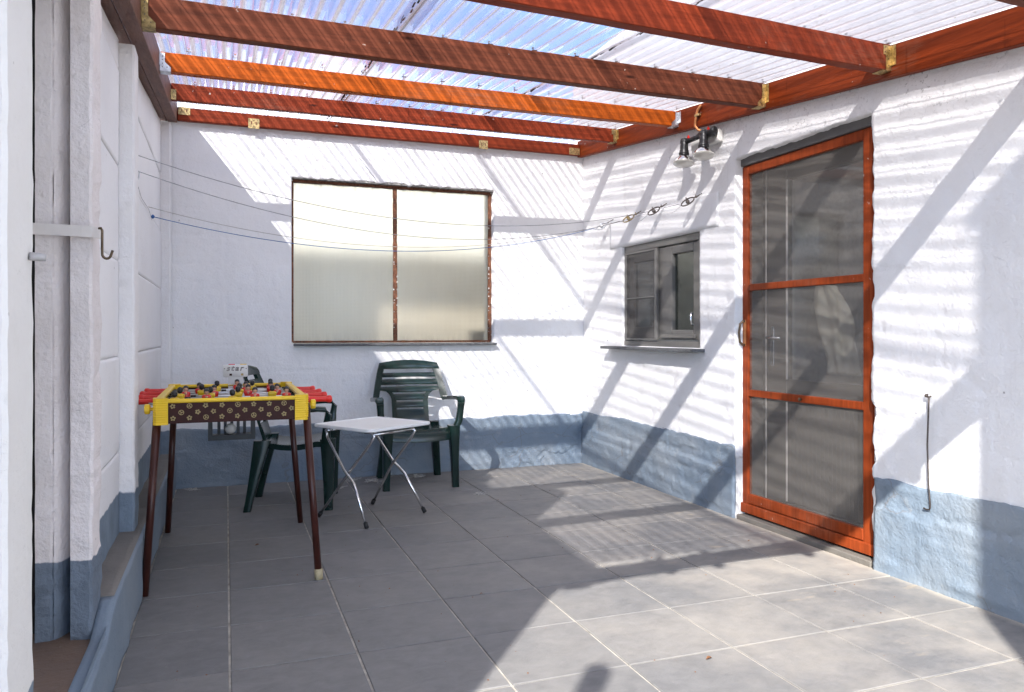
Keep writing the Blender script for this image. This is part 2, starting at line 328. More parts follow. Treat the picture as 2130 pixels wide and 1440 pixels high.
# ------------------------------------------------------------------ object helpers
def link(o): COL.objects.link(o); return o
def tag(o, label=None, cat=None, group=None, kind=None):
    if label: o['label'] = label
    if cat: o['category'] = cat
    if group: o['group'] = group
    if kind: o['kind'] = kind
    return o
def thing(name, label, cat, loc=(0, 0, 0), group=None):
    o = link(bpy.data.objects.new(name, None)); o.location = loc; o.empty_display_size = .1
    return tag(o, label, cat, group)
def setpar(o, parent):
    if parent is None: return o
    o.parent = parent
    if parent.parent is None: o.matrix_parent_inverse = parent.matrix_basis.inverted()
    return o
def obj(name, me, mat, parent=None, smooth=False):
    if mat is not None:
        for m in (mat if isinstance(mat, (list, tuple)) else [mat]): me.materials.append(m)
    if smooth:
        me.polygons.foreach_set('use_smooth', [True] * len(me.polygons))
    me.update()
    return setpar(link(bpy.data.objects.new(name, me)), parent)
class G:
    """collects verts / faces / material indices"""
    def __init__(s): s.v = []; s.f = []; s.mi = []; s.cur = 0
    def add(s, V, F):
        o = len(s.v); s.v += [tuple(p) for p in V]
        for f in F: s.f.append(tuple(i + o for i in f)); s.mi.append(s.cur)
        return s
    def box(s, a, b, xf=None, bev=0.0):
        x0, y0, z0 = a; x1, y1, z1 = b
        if bev <= 0:
            V = [(x0, y0, z0), (x1, y0, z0), (x1, y1, z0), (x0, y1, z0), (x0, y0, z1), (x1, y0, z1), (x1, y1, z1), (x0, y1, z1)]
            F = [(0, 3, 2, 1), (4, 5, 6, 7), (0, 1, 5, 4), (1, 2, 6, 5), (2, 3, 7, 6), (3, 0, 4, 7)]
        else:
            bm = bmesh.new(); bmesh.ops.create_cube(bm, size=1)
            for v in bm.verts: v.co = Vector(((x0 + x1) / 2 + v.co.x * (x1 - x0), (y0 + y1) / 2 + v.co.y * (y1 - y0), (z0 + z1) / 2 + v.co.z * (z1 - z0)))
            bmesh.ops.bevel(bm, geom=list(bm.edges), offset=bev, segments=1, affect='EDGES', profile=.5)
            bm.verts.index_update(); V = [v.co.copy() for v in bm.verts]; F = [[v.index for v in f.verts] for f in bm.faces]; bm.free()
        if xf is not None: V = [xf @ Vector(p) for p in V]
        return s.add(V, F)
    def tube(s, pts, r, n=8, cap=True):
        pts = [Vector(p) for p in pts]; k = len(pts); V = []; F = []
        rr = r if isinstance(r, (list, tuple)) else [r] * k
        up = None
        for i in range(k):
            d = (pts[min(i + 1, k - 1)] - pts[max(i - 1, 0)]).normalized()
            if up is None: up = d.orthogonal().normalized()
            up = (up - d * up.dot(d)).normalized(); w = d.cross(up)
            for j in range(n):
                a = 2 * math.pi * j / n; V.append(pts[i] + (up * math.cos(a) + w * math.sin(a)) * rr[i])
        for i in range(k - 1):
            for j in range(n):
                F.append((i * n + j, i * n + (j + 1) % n, (i + 1) * n + (j + 1) % n, (i + 1) * n + j))
        if cap: F.append(tuple(range(n - 1, -1, -1))); F.append(tuple((k - 1) * n + j for j in range(n)))
        return s.add(V, F)
    def lathe(s, prof, n=20, xf=None):
        """prof: [(r, z)]"""
        V = []; F = []
        for r, z in prof:
            for j in range(n):
                a = 2 * math.pi * j / n; V.append(Vector((r * math.cos(a), r * math.sin(a), z)))
        for i in range(len(prof) - 1):
            for j in range(n):
                F.append((i * n + j, i * n + (j + 1) % n, (i + 1) * n + (j + 1) % n, (i + 1) * n + j))
        F.append(tuple(range(n - 1, -1, -1))); F.append(tuple((len(prof) - 1) * n + j for j in range(n)))
        if xf is not None: V = [xf @ p for p in V]
        return s.add(V, F)
    def loft(s, rings):
        """rings of equal length point lists, capped"""
        n = len(rings[0]); V = [p for r in rings for p in r]; F = []
        for i in range(len(rings) - 1):
            for j in range(n):
                F.append((i * n + j, i * n + (j + 1) % n, (i + 1) * n + (j + 1) % n, (i + 1) * n + j))
        F.append(tuple(range(n - 1, -1, -1))); F.append(tuple((len(rings) - 1) * n + j for j in range(n)))
        return s.add(V, F)
    def prism(s, poly, h, xf=None):
        """poly in the xy plane, thickness h along z"""
        n = len(poly); V = [Vector((x, y, 0)) for x, y in poly] + [Vector((x, y, h)) for x, y in poly]
        F = [tuple(range(n - 1, -1, -1)), tuple(range(n, 2 * n))] + [(i, (i + 1) % n, n + (i + 1) % n, n + i) for i in range(n)]
        if xf is not None: V = [xf @ p for p in V]
        return s.add(V, F)
    def mesh(s, name):
        me = bpy.data.meshes.new(name); me.from_pydata(s.v, [], s.f)
        if any(s.mi): me.polygons.foreach_set('material_index', s.mi)
        return me
    def obj(s, name, mat, parent=None, smooth=False): return obj(name, s.mesh(name), mat, parent, smooth)
def auto_smooth(o, deg=35):
    me = o.data; bm = bmesh.new(); bm.from_mesh(me)
    bmesh.ops.recalc_face_normals(bm, faces=bm.faces)
    for e in bm.edges: e.smooth = len(e.link_faces) == 2 and e.calc_face_angle(0) < R(deg)
    for f in bm.faces: f.smooth = True
    bm.to_mesh(me); bm.free(); return o
def rrect(c, u, w, a, b, n=3, k=.35):
    """rounded rectangle ring: centre c, axes u, w, half sizes a, b"""
    c = Vector(c); u = Vector(u); w = Vector(w); r = min(a, b) * k; P = []
    for (sx, sy, a0) in ((1, 1, 0), (-1, 1, 90), (-1, -1, 180), (1, -1, 270)):
        for i in range(n):
            t = R(a0 + 90 * i / (n - 1)); P.append(c + u * (sx * (a - r) + r * math.cos(t)) + w * (sy * (b - r) + r * math.sin(t)))
    return P
def frames(axis_x, axis_y, axis_z, o=(0, 0, 0)):
    m = Matrix((axis_x, axis_y, axis_z)).transposed().to_4x4(); m.translation = Vector(o); return m

# value noise on arrays
def vnoise(a, b, scale, seed):
    r = np.random.default_rng(seed); tab = r.random((256, 256))
    x = a * scale + 1000; y = b * scale + 1000
    xi = np.floor(x).astype(int); yi = np.floor(y).astype(int); fx = x - xi; fy = y - yi
    fx = fx * fx * (3 - 2 * fx); fy = fy * fy * (3 - 2 * fy)
    g = lambda i, j: tab[i % 256, j % 256]
    return (g(xi, yi) * (1 - fx) + g(xi + 1, yi) * fx) * (1 - fy) + (g(xi, yi + 1) * (1 - fx) + g(xi + 1, yi + 1) * fx) * fy - .5
def fbm(a, b, scale, seed, oct=3):
    return sum(vnoise(a, b, scale * 2 ** i, seed + i) / 2 ** i for i in range(oct))
def lines(stops, step):
    out = []
    for (a, b, s) in [(stops[i], stops[i + 1], step[i]) for i in range(len(stops) - 1)]:
        n = max(1, int(round((b - a) / s))); out += [a + (b - a) * i / n for i in range(n)]
    return np.array(out + [stops[-1]])

def block_relief(a, z, seed, course=.195, length=.395, z0=.03):
    """how far the render stands out: sunken joints between the painted-over blocks, lumps and trowel marks"""
    row = np.floor((z - z0) / course); wob = fbm(a, z, 5, seed + 50) * .012
    dz = np.abs(((z - z0 + wob) / course + .5) % 1 - .5) * course
    sh = (row % 2) * .5 * length
    da = np.abs(((a + sh + fbm(a, z, 5, seed + 60) * .012) / length + .5) % 1 - .5) * length
    vis = np.clip(fbm(a, z, 2.3, seed + 70) * 1.8 + .55, 0.12, 1)
    visb = np.clip(fbm(a, z, 1.9, seed + 80) * 2.2 + .35, 0, 1)
    d = -.0030 * np.exp(-(dz / .007) ** 2) * vis - .0026 * np.exp(-(da / .007) ** 2) * visb
    tabr = np.random.default_rng(seed).random((64, 64))
    col = np.floor((a + sh + 20) / length).astype(int); d += (tabr[(row.astype(int)) % 64, col % 64] - .5) * .0026
    d += fbm(a, z, 7, seed, 3) * .0045 + fbm(a, z, 26, seed + 9, 2) * .0016
    pit = vnoise(a, z, 22, seed + 31); d -= np.clip(pit - .36, 0, 1) * .030
    return d
def wall_mesh(name, A, Z, holes, place, relief, depth, warp=None):
    """grid wall face with openings; every free edge is returned to the given depth"""
    AA, ZZ = np.meshgrid(A, Z, indexing='ij'); D = relief(AA, ZZ)
    if warp: AA, ZZ = warp(AA, ZZ)
    P = place(AA, ZZ, D); nz = len(Z); V = P.reshape(-1, 3).tolist(); F = []
    ok = np.ones((len(A) - 1, nz - 1), bool)
    ca = (A[:-1] + A[1:]) / 2; cz = (Z[:-1] + Z[1:]) / 2
    for (a0, a1, z0, z1) in holes: ok[np.ix_((ca > a0) & (ca < a1), (cz > z0) & (cz < z1))] = False
    from collections import Counter
    ed = {}
    for i, j in np.argwhere(ok):
        f = (i * nz + j, (i + 1) * nz + j, (i + 1) * nz + j + 1, i * nz + j + 1); F.append(tuple(int(x) for x in f))
        for k in range(4):
            e = (int(f[k]), int(f[(k + 1) % 4])); r = (e[1], e[0])
            if r in ed: del ed[r]
            else: ed[e] = 1
    B = place(AA, ZZ, np.full_like(AA, -depth)).reshape(-1, 3); new = {}
    for (a, b) in ed:
        for q in (a, b):
            if q not in new: new[q] = len(V); V.append(B[q].tolist())
        F.append((b, a, new[a], new[b]))
    # plain back face between the openings
    la = sorted({float(A[0]), float(A[-1])} | {h for q in holes for h in q[:2] if A[0] < h < A[-1]})
    lz = sorted({float(Z[0]), float(Z[-1])} | {h for q in holes for h in q[2:] if Z[0] < h < Z[-1]})
    for i in range(len(la) - 1):
        for j in range(len(lz) - 1):
            am = (la[i] + la[i + 1]) / 2; zm = (lz[j] + lz[j + 1]) / 2
            if any(h[0] < am < h[1] and h[2] < zm < h[3] for h in holes): continue
            o = len(V); q = place(np.array([la[i], la[i + 1], la[i + 1], la[i]]), np.array([lz[j], lz[j], lz[j + 1], lz[j + 1]]), np.full(4, -depth))
            V += q.tolist(); F.append((o + 3, o + 2, o + 1, o))
    me = bpy.data.meshes.new(name); me.from_pydata(V, [], F); return me

XR, YB = 2.837, 5.90
def T(y): return 2.124 + .101 * y          # underside of the roof sheets

# ------------------------------------------------------------------ ground and floor
g = G(); S = 600.; g.add([(-S, -S, -.25), (S, -S, -.25), (S, S, -.25), (-S, S, -.25)], [(0, 1, 2, 3)])
tag(g.obj('ground', M['ground']), kind='structure')
floor = G().box((-.36, -3.0, -.10), (2.95, 5.95, -.0045)).obj('floor', M['grout']); tag(floor, kind='structure')
TS = .4125; GAP = .0075
def tile_mesh(w, d):
    gg = G(); n = 8
    bm = bmesh.new(); bmesh.ops.create_cube(bm, size=1)
    for v in bm.verts: v.co = Vector((v.co.x * w, v.co.y * d, v.co.z * .012 - .006))
    bmesh.ops.bevel(bm, geom=[e for e in bm.edges if all(v.co.z > -.001 for v in e.verts)], offset=.0022, segments=1, affect='EDGES')
    me = bpy.data.meshes.new('floor_tile'); bm.to_mesh(me); bm.free(); return me
full = tile_mesh(TS - GAP, TS - GAP); full.materials.append(M['tile'])
cache = {}
for i in range(-1, 7):
    for j in range(-12, 10):
        x0 = .012 + TS * i; x1 = x0 + TS; y0 = 2.250 + TS * j; y1 = y0 + TS
        x0 = max(x0, -.326); x1 = min(x1, 2.832); y0 = max(y0, -2.9); y1 = min(y1, 5.892)
        if x1 - x0 < .05 or y1 - y0 < .05: continue
        w, d = round(x1 - x0 - GAP, 4), round(y1 - y0 - GAP, 4)
        if abs(w - TS + GAP) < .002 and abs(d - TS + GAP) < .002: me = full
        else:
            if (w, d) not in cache: cache[(w, d)] = tile_mesh(w, d); cache[(w, d)].materials.append(M['tile'])
            me = cache[(w, d)]
        o = link(bpy.data.objects.new('floor_tile', me))
        o.location = ((x0 + x1) / 2, (y0 + y1) / 2, rng.uniform(-.0008, .0008))
        o.rotation_euler = (rng.normal(0, .0012), rng.normal(0, .0012), rng.normal(0, .0008)); o.parent = floor
step = wall_mesh('side_step', lines([-2.6, -.9, -.345], [.2, .02]), lines([1.0, 3.6], [.03]), [],
    lambda a, z, d: np.stack([a, z, .185 + d], -1), lambda a, z: fbm(a, z, 9, 3, 3) * .010, .3)
tag(obj('side_step', step, M['earth'], None, True), kind='structure')

# ------------------------------------------------------------------ house wall on the right (door and small window)
rw = thing('block_wall', 'rough white rendered block wall on the right with a screen door and small window', 'wall', (XR, 4, 0))
DO = (2.787, 3.820, -.02, 2.131); WO = (4.19, 5.21, 1.0, 1.752)
A = lines([-3.0, 1.75, 2.787, 3.82, 4.19, 5.21, 6.1], [.25, .0125, .0125, .0125, .0125, .0125])
Z = lines([-.02, 1.0, 1.752, 2.131, 2.6, 3.4], [.0135, .0135, .0135, .0135, .05])
def rrel(a, z):
    d = block_relief(a, z, 11) - .045 * (z < .365) * ((a < 2.76) | (a > 3.83))
    near = np.exp(-((a - 2.787) / .02) ** 2) * (z < 2.13)
    return d
def rwarp(a, z):
    a = a.copy()
    m = (np.abs(a - 2.787) < 1e-6) & (z < 2.12)
    rag = fbm(z, z * 0 + 3.3, 14, 5, 4) * .020 - .002
    for zc, w, dp in ((.735, .030, .030), (.52, .040, .032), (.40, .022, .018), (.14, .05, .022)):
        rag = rag - dp * np.exp(-((z - zc) / w) ** 2)
    a = a + np.where(m, rag, 0)
    top = (np.abs(z - 2.131) < 1e-6) & (a > 2.78) & (a < 3.83)
    z = z + np.where(top, fbm(a, a * 0 + 9, 18, 8, 3) * .009, 0)
    return a, z
me = wall_mesh('wall_face', A, Z, [DO, WO], lambda a, z, d: np.stack([XR - d, a, z], -1), rrel, .24, rwarp)
obj('wall_face', me, M['white_house'], rw, True)
def plinth_rel(seed):
    def f(a, z):
        d = block_relief(a, z, seed) * 1.3 + .007
        d += np.where(z < .29 + fbm(a, a * 0, 6, seed + 3) * .03, .010, 0) * (seed == 21)
        if seed == 41:
            k = np.clip((a - 2.05) / .5, 0, 1) * np.clip((.13 - z) / .06, 0, 1); d -= k * np.clip(fbm(a, z, 14, 77, 3) + .08, 0, 1) * .11
            k2 = np.clip((a - 2.72) / .08, 0, 1) * np.clip((.30 - z) / .05, 0, 1); d -= k2 * np.clip(fbm(a, z, 22, 78, 3) + .05, 0, 1) * .09
        cr = vnoise(a * 1.0, z * 2.2, 9, seed + 5); d += np.clip(cr - .18, 0, 1) * .020
        cz = np.abs(z - (.33 if seed == 21 else .27) - fbm(a, a * 0 + 1, 4, seed + 2) * .05)
        d -= .008 * np.exp(-(cz / .006) ** 2) * np.clip(fbm(a, z, 3, seed + 8) * 3 + .3, 0, 1)
        return d
    return f
def plinth_warp(seed, top):
    def f(a, z):
        k = np.clip((z - .30) / (top - .30), 0, 1)
        return a, z + k * (fbm(a, a * 0 + 5, 11, seed, 4) * .013 + fbm(a, a * 0 + 2, 1.2, seed) * .02)
    return f
for (a0, a1) in ((-3.0, 2.765), (3.823, 5.895)):
    A = lines([a0, max(a0, 1.7), a1] if a0 < 1.7 else [a0, a1], [.2, .0125] if a0 < 1.7 else [.0125])
    me = wall_mesh('plinth', A, lines([-.02, .428], [.0125]), [], lambda a, z, d: np.stack([XR - d, a, z], -1), plinth_rel(21), .003, plinth_warp(22, .428))
    obj('plinth', me, M['blue'], rw, True)
# smooth cement lintel patched in above the window, and the one over the door
A = lines([3.985, 5.405], [.03]); Zl = lines([1.756, 1.965], [.03])
me = wall_mesh('lintel', A, Zl, [], lambda a, z, d: np.stack([XR - .006 - d, a, z], -1), lambda a, z: fbm(a, z, 6, 44) * .001, .005)
obj('lintel', me, M['smooth_white'], rw, True)

# ------------------------------------------------------------------ back wall
bw = thing('block_wall', 'white rendered block wall at the far end of the yard with a two-pane window', 'wall', (1.2, YB, 0))
BO = (.455, 2.035, 1.018, 2.252)
A = lines([-.60, .455, 2.035, 2.86], [.0125] * 3); Z = lines([-.02, 1.018, 2.252, 2.655], [.0135] * 3)
def bwarp(a, z):
    z = z.copy(); m = (np.abs(z - 2.252) < 1e-6) & (a > .45) & (a < 2.04)
    z = z + np.where(m, fbm(a, a * 0 + 4, 20, 18, 4) * .016, 0)
    a = a + np.where((np.abs(a - 2.035) < 1e-6) & (z < 2.25) & (z > 1.02), fbm(z, z * 0 + 4, 14, 28, 3) * .006, 0)
    return a, z
me = wall_mesh('wall_face', A, Z, [BO], lambda a, z, d: np.stack([a, YB - d, z], -1), lambda a, z: block_relief(a, z, 33) - .045 * (z < .355) * (np.abs(a - 1.2) < 1.7), .22, bwarp)
obj('wall_face', me, M['white'], bw, True)
me = wall_mesh('plinth', lines([-.41, 2.834], [.0125]), lines([-.02, .418], [.0125]), [], lambda a, z, d: np.stack([a, YB - d, z], -1), plinth_rel(41), .003, plinth_warp(42, .418))
obj('plinth', me, M['blue'], bw, True)

# back window: rusty steel frame, two panes of patterned glass
win = thing('steel_window', 'wide two-pane steel window with rusty brown frame and gridded obscure glass', 'window', (1.245, 5.96, 1.02))
def ragged_bar(p0, p1, w, d, seed):
    p0 = Vector(p0); p1 = Vector(p1); ax = (p1 - p0).normalized(); u = Vector((0, 1, 0)); w_ = ax.cross(u); n = max(2, int((p1 - p0).length / .02)); rg = []
    for i in range(n + 1):
        c = p0.lerp(p1, i / n); k = 1 + .22 * mnoise.noise(Vector((i * .45, seed, 0)))
        rg.append(rrect(c, w_, u, w / 2 * k, d / 2, 2, .3))
    return G().loft(rg)
yf = 5.962
for nm, p0, p1, w in (('frame_bar', (.47, yf, 2.238), (2.022, yf, 2.238), .030), ('frame_bar', (.47, yf, 1.030), (2.022, yf, 1.030), .016),
                  ('frame_bar', (.466, yf, 1.03), (.466, yf, 2.23), .014), ('frame_bar', (2.020, yf, 1.03), (2.020, yf, 2.23), .026), ('mullion', (1.242, yf - .002, 1.038), (1.238, yf - .002, 2.224), .030)):
    auto_smooth(ragged_bar(p0, p1, w, .03, p0[0] * 7 + p1[2]).obj(nm, M['rust'], win))
for x0, x1 in ((.473, 1.226), (1.254, 2.008)):
    G().box((x0, yf + .006, 1.036), (x1, yf + .011, 2.226)).obj('pane', M['wired'], win)
G().box((.45, 5.905, 2.2445), (2.045, 5.992, 2.262)).obj('soffit', M['soffit'], win)
auto_smooth(G().box((.468, 5.842, 1.000), (2.045, 5.985, 1.0185), bev=.004).obj('sill', M['sill_dark'], win))
putty = G()
for k in range(46):
    x = 1.241 + rng.choice([-.013, .013]) + rng.normal(0, .002) if k % 2 else 2.020 + rng.choice([-.012, .011])
    z = rng.uniform(1.05, 1.9) if k % 3 else rng.uniform(1.05, 2.15); s = rng.uniform(.002, .006)
    putty.box((x - s * .6, yf - .021, z - s), (x + s * .6, yf - .015, z + s))
tag(putty.obj('putty_flecks', M['white_plastic'], win), kind='stuff')
# little rusty pin left of nothing: bent nail beside the window
# lean-to behind the window: grey walls under a cream translucent roof
sh = thing('lean_to', 'grey-walled lean-to with a cream translucent roof seen blurred through the patterned glass', 'shed', (1.2, 8, 0))
G().box((-.9, 8.9, 0), (3.6, 9.1, 2.06)).obj('wall', M['grey_wall'], sh)
G().box((-1.1, 6.13, 0), (-.9, 9.1, 2.06)).obj('wall', M['grey_wall'], sh)
G().box((3.4, 6.13, 0), (3.6, 8.9, 2.06)).obj('wall', M['grey_wall'], sh)
G().add([(-1.1, 6.13, 2.66), (3.6, 6.13, 2.66), (3.6, 9.1, 2.063), (-1.1, 9.1, 2.063), (-1.1, 6.13, 2.663), (3.6, 6.13, 2.663), (3.6, 9.1, 2.067), (-1.1, 9.1, 2.067)], [(0, 1, 2, 3), (7, 6, 5, 4)]).obj('roof', M['cream_roof'], sh)
G().box((-1.0, 6.13, -.1), (3.5, 9.0, 0)).obj('shed_floor', M['room'], sh)
G_ = G(); G_.add([(1.35, 7.1, 0), (3.0, 7.1, 0), (3.0, 8.0, 0), (1.35, 8.0, 0), (1.35, 7.1, .88), (2.9, 7.1, .98), (3.0, 8.0, 1.36), (1.55, 8.0, 1.38)], [(0, 3, 2, 1), (4, 5, 6, 7), (0, 1, 5, 4), (1, 2, 6, 5), (2, 3, 7, 6), (3, 0, 4, 7)])
tag(G_.obj('reflection_slab', M['patch_beige']), 'pale covered bench added behind the right pane to imitate a bright reflection', 'slab')  # pale sloped shape added to imitate a bright reflection low in the glass
tag(G().box((2.12, 6.35, 0), (2.75, 6.75, 1.12), bev=.01).obj('filler', M['black']), 'dark crate added to darken the bottom right corner of the obscure glass', 'filler')  # dark box added only for the dark corner tone in the glass

# ------------------------------------------------------------------ concrete panel wall on the left
lw = thing('panel_wall', 'white concrete post-and-panel wall on the left with blue painted foot', 'wall', (-.45, 4.2, 0))
def topz(y): return 2.575 - .104 * (5.9 - y) - .012
for b, (ya, yb) in enumerate(((2.755, 3.598), (3.752, 5.798))):
    zc = [0.0, .20, .60, 1.0, 1.40, 1.80, 2.20, 2.42]
    for i in range(len(zc) - 1):
        z0, z1 = zc[i] + .002, zc[i + 1] - .002
        last = i == len(zc) - 2
        if last: z1 = 2.42
        A = lines([ya, yb], [.03]); Zq = lines([z0, z0 + .02, z1 - .02, z1], [.004, .03, .004])
        off = rng.uniform(-.003, .003)
        def rel(a, z, z0=z0, z1=z1, off=off, s=int(rng.integers(1, 900))):
            e = np.minimum(z - z0, z1 - z); return off + fbm(a, z, 3, s) * .004 - .004 * np.exp(-(e / .006) ** 2)
        me = wall_mesh('concrete_panel', A, Zq, [], lambda a, z, d: np.stack([-.42 + d, a, np.where(z > 2.21, 2.21 + (z - 2.21) * (topz(a) + .008 - 2.21) / .208, z) if last else z], -1), rel, .05)
        o = obj('concrete_panel', me, M['panel'], lw, True)
def post_mesh(x0, x1, y0, y1, z0, z1, seed, amp=.004):
    n = max(4, int((z1 - z0) / .03)); rg = []
    for i in range(n + 1):
        z = z0 + (z1 - z0) * i / n
        q = lambda k: amp * mnoise.noise(Vector((z * 7, k * 9.1, seed))) + amp * .8 * mnoise.noise(Vector((z * 30, k * 5.1, seed)))
        rg.append([Vector((x0, y0 + q(1), z)), Vector((x1 - .008 + q(2), y0 + q(1), z)), Vector((x1 + q(2), y0 + .008 + q(1), z)), Vector((x1 + q(3), y1, z)), Vector((x0, y1, z))])
    return G().loft(rg)
post_mesh(-.49, -.362, 3.60, 3.75, 0, 2.315, 1).obj('post', M['post'], lw)
post_mesh(-.49, -.358, 5.80, 5.885, 0, topz(5.8), 2, .003).obj('post', M['post'], lw)
kb = wall_mesh('ledge', lines([2.755, 5.89], [.03]), lines([-.445, -.336], [.02]), [], lambda a, z, d: np.stack([z, a, .262 + d], -1), lambda a, z: fbm(a, z, 7, 63) * .012, .27)
obj('ledge', kb, [M['kerb_top']], lw, True)
kb = wall_mesh('ledge_face', lines([1.0, 2.70, 5.89], [.03, .03]), lines([-.01, .256], [.02]), [], lambda a, z, d: np.stack([-.327 + d, a, z * np.clip(.745 + (a - 2.55) * 1.3, .745, 1)], -1), lambda a, z: fbm(a, z, 6, 66) * .010, .012)
obj('ledge_face', kb, M['kerb_blue'], lw, True)
lip = wall_mesh('step_lip', lines([1.0, 2.755], [.03]), lines([-.375, -.334], [.012]), [], lambda a, z, d: np.stack([z, a, .191 + d + np.clip((a - 2.55) * .33, 0, .065)], -1), lambda a, z: fbm(a, z, 7, 68) * .004, .19)
obj('step_lip', lip, M['kerb_blue'], lw, True)

# jamb of the side opening: two rough strips with a rounded channel between
jb = thing('door_jamb', 'rough grey-white jamb with a rounded vertical channel at the side opening on the left', 'door jamb', (-.45, 2.65, 0))
def strip_v(x0, x1, y0, y1, z0, z1, seed, amp): return post_mesh(x0, x1, y0, y1, z0, z1, seed, amp)
post_mesh(-.4335, -.374, 2.60, 2.752, .14, 2.6, 5, .006).obj('jamb_strip', M['jamb'], jb)
post_mesh(-.527, -.478, 2.612, 2.752, .14, 2.6, 9, .007).obj('jamb_strip', M['jamb'], jb)
rg = []
for i in range(90):
    z = .14 + 2.46 * i / 89; ring = []
    for k in range(9):
        t = k / 8; x = -.479 + .047 * t; y = 2.614 + .075 * t ** 1.5 + .003 * mnoise.noise(Vector((z * 12, k * .5, 3)))
        ring.append(Vector((x, y, z)))
    ring += [Vector((-.432, 2.75, z)), Vector((-.479, 2.75, z))]; rg.append(ring)
auto_smooth(G().loft(rg).obj('channel', M['jamb'], jb), 50)
tag(G().box((-.68, 2.70, .15), (-.53, 2.78, 2.6)).obj('slot_shade', M['dark']), 'near-black strip added for the shade in the narrow slot beside the jamb', 'door')  # dark strip standing in for the shaded gap behind the slot

# near pillar at the left edge of the view
pl = thing('pillar', 'chunky white painted pillar at the left edge of the picture', 'pillar', (-.55, 1.63, 0))
auto_smooth(post_mesh(-.80, -.354, 1.545, 1.735, 0, 2.9, 14, .0028).obj('shaft', M['pillar'], pl), 30)

# flat steel bar with a hanging hook across the jamb
lb = thing('latch_bar', 'flat white painted steel bar with a dark J hook hanging from its end', 'latch', (-.43, 2.58, 1.4))
rg = []
for (x, y, z) in ((-.530, 2.572, 1.4015), (-.40, 2.574, 1.400), (-.374, 2.577, 1.3995), (-.361, 2.60, 1.399), (-.352, 2.625, 1.3985)):
    rg.append((x, y, z))
V = []; F = []
for (x, y, z) in rg: V += [(x, y, z - .0165), (x, y, z + .0165), (x + .003, y + .004, z + .0165), (x + .003, y + .004, z - .0165)]
for i in range(len(rg) - 1):
    for k in range(4): F.append((i * 4 + k, i * 4 + (k + 1) % 4, i * 4 + 4 + (k + 1) % 4, i * 4 + 4 + k))
F += [(3, 2, 1, 0), tuple(range(len(V) - 4, len(V)))]
G().add(V, F).obj('bar', M['bracket_white'], lb)
hp = [(-.356, 2.585, 1.411), (-.350, 2.580, 1.412), (-.346, 2.578, 1.404), (-.346, 2.577, 1.375), (-.346, 2.577, 1.335)]
hp += [(-.346 + .012 - .012 * math.cos(t), 2.576, 1.335 - .014 * math.sin(t)) for t in np.linspace(.4, 2.6, 7)] + [(-.3175, 2.574, 1.346)]
G().tube(hp, .0038, 8).obj('hook', M['hook'], lb, True)
pg = thing('plug', 'small translucent plug sticking out of the white pillar', 'plug', (-.347, 1.72, 1.28))
G().tube([(-.352, 1.70, 1.246), (-.336, 1.708, 1.2455), (-.328, 1.712, 1.245)], [.008, .008, .007], 12).obj('stub', M['clear_plug'], pg, True)

# ------------------------------------------------------------------ pergola roof
pr = thing('pergola_roof', 'red-brown timber pergola roofed with clear corrugated plastic sheets', 'pergola', (1.2, 3.4, 2.0))
XL = -.32
def sloped_beam(x0, x1, y0, y1, zb, zt, name, mat, bev=.003):
    """beam along y that follows the roof slope"""
    n = 24; rg = []
    for i in range(n + 1):
        y = y0 + (y1 - y0) * i / n; b, t = zb(y), zt(y)
        rg.append([Vector((x0 + bev, y, b)), Vector((x1 - bev, y, b)), Vector((x1, y, b + bev)), Vector((x1, y, t - bev)), Vector((x1 - bev, y, t)), Vector((x0 + bev, y, t)), Vector((x0, y, t - bev)), Vector((x0, y, b + bev))])
    return G().loft(rg).obj(name, mat, pr)
bz = lambda y: 2.578 - .1035 * (5.9 - y)
sloped_beam(2.78, 2.822, .70, 5.893, bz, lambda y: T(y) - .006, 'beam', M['wood_beam'])
sloped_beam(-.383, XL, .70, 5.893, bz, lambda y: T(y) - .006, 'beam', M['wood_plate'])
sloped_beam(-.452, -.386, .70, 5.893, lambda y: bz(y) + .004, lambda y: T(y) - .01, 'wall_plate', M['wood_plate'])
def rafter(y, zb, zt, thick, mat, label=None, dy=0.0):
    n = 60; rg = []
    for i in range(n + 1):
        x = XL + .002 + (2.778 - XL - .002) * i / n; bow = (.006 if y < 5 else .002) * math.sin(math.pi * i / n); yy = y + dy * (1 - i / n); zo = .101 * dy * (1 - i / n)
        b = zb - bow + .0015 * mnoise.noise(Vector((x * 9, y, 1))); t = zt - bow * .4 + .0015 * mnoise.noise(Vector((x * 9, y, 5)))
        rg.append(rrect((x, yy + thick / 2, (b + t) / 2 + zo), (0, 1, 0), (0, 0, 1), thick / 2, (t - b) / 2, 2, .12))
    o = G().loft(rg).obj('rafter', mat, pr)
    if label: o['label'] = label
    return o
spec = [(.90, .118, .128, 'wood_brown'), (1.765, .118, .126, 'wood_brown'), (2.628, .118, .126, 'wood_red'), (3.478, .130, .135, 'wood_brown'), (4.345, .098, .100, 'wood_orange'), (5.195, .102, .110, 'wood_red')]
rafters = []
SKEW = [-.2, -.2, -.20, -.05, 0, 0]
for i, (y, h, hh, mt) in enumerate(spec):
    zt = T(y) - (.014 if mt == 'wood_orange' else .004)
    o = rafter(y, zt - h, zt, .055 if y < 5 else .042, M[mt], {3: 'weathered brown rafter with split grain', 4: 'bright orange rafter with dark knots'}.get(i), SKEW[i])
    rafters.append((o, y, zt - h, zt, mt))
ledger = G().box((XL + .002, 5.838, 2.583), (2.778, 5.884, 2.674), bev=.004).obj('ledger', M['wood_red'], pr)
rotb = None
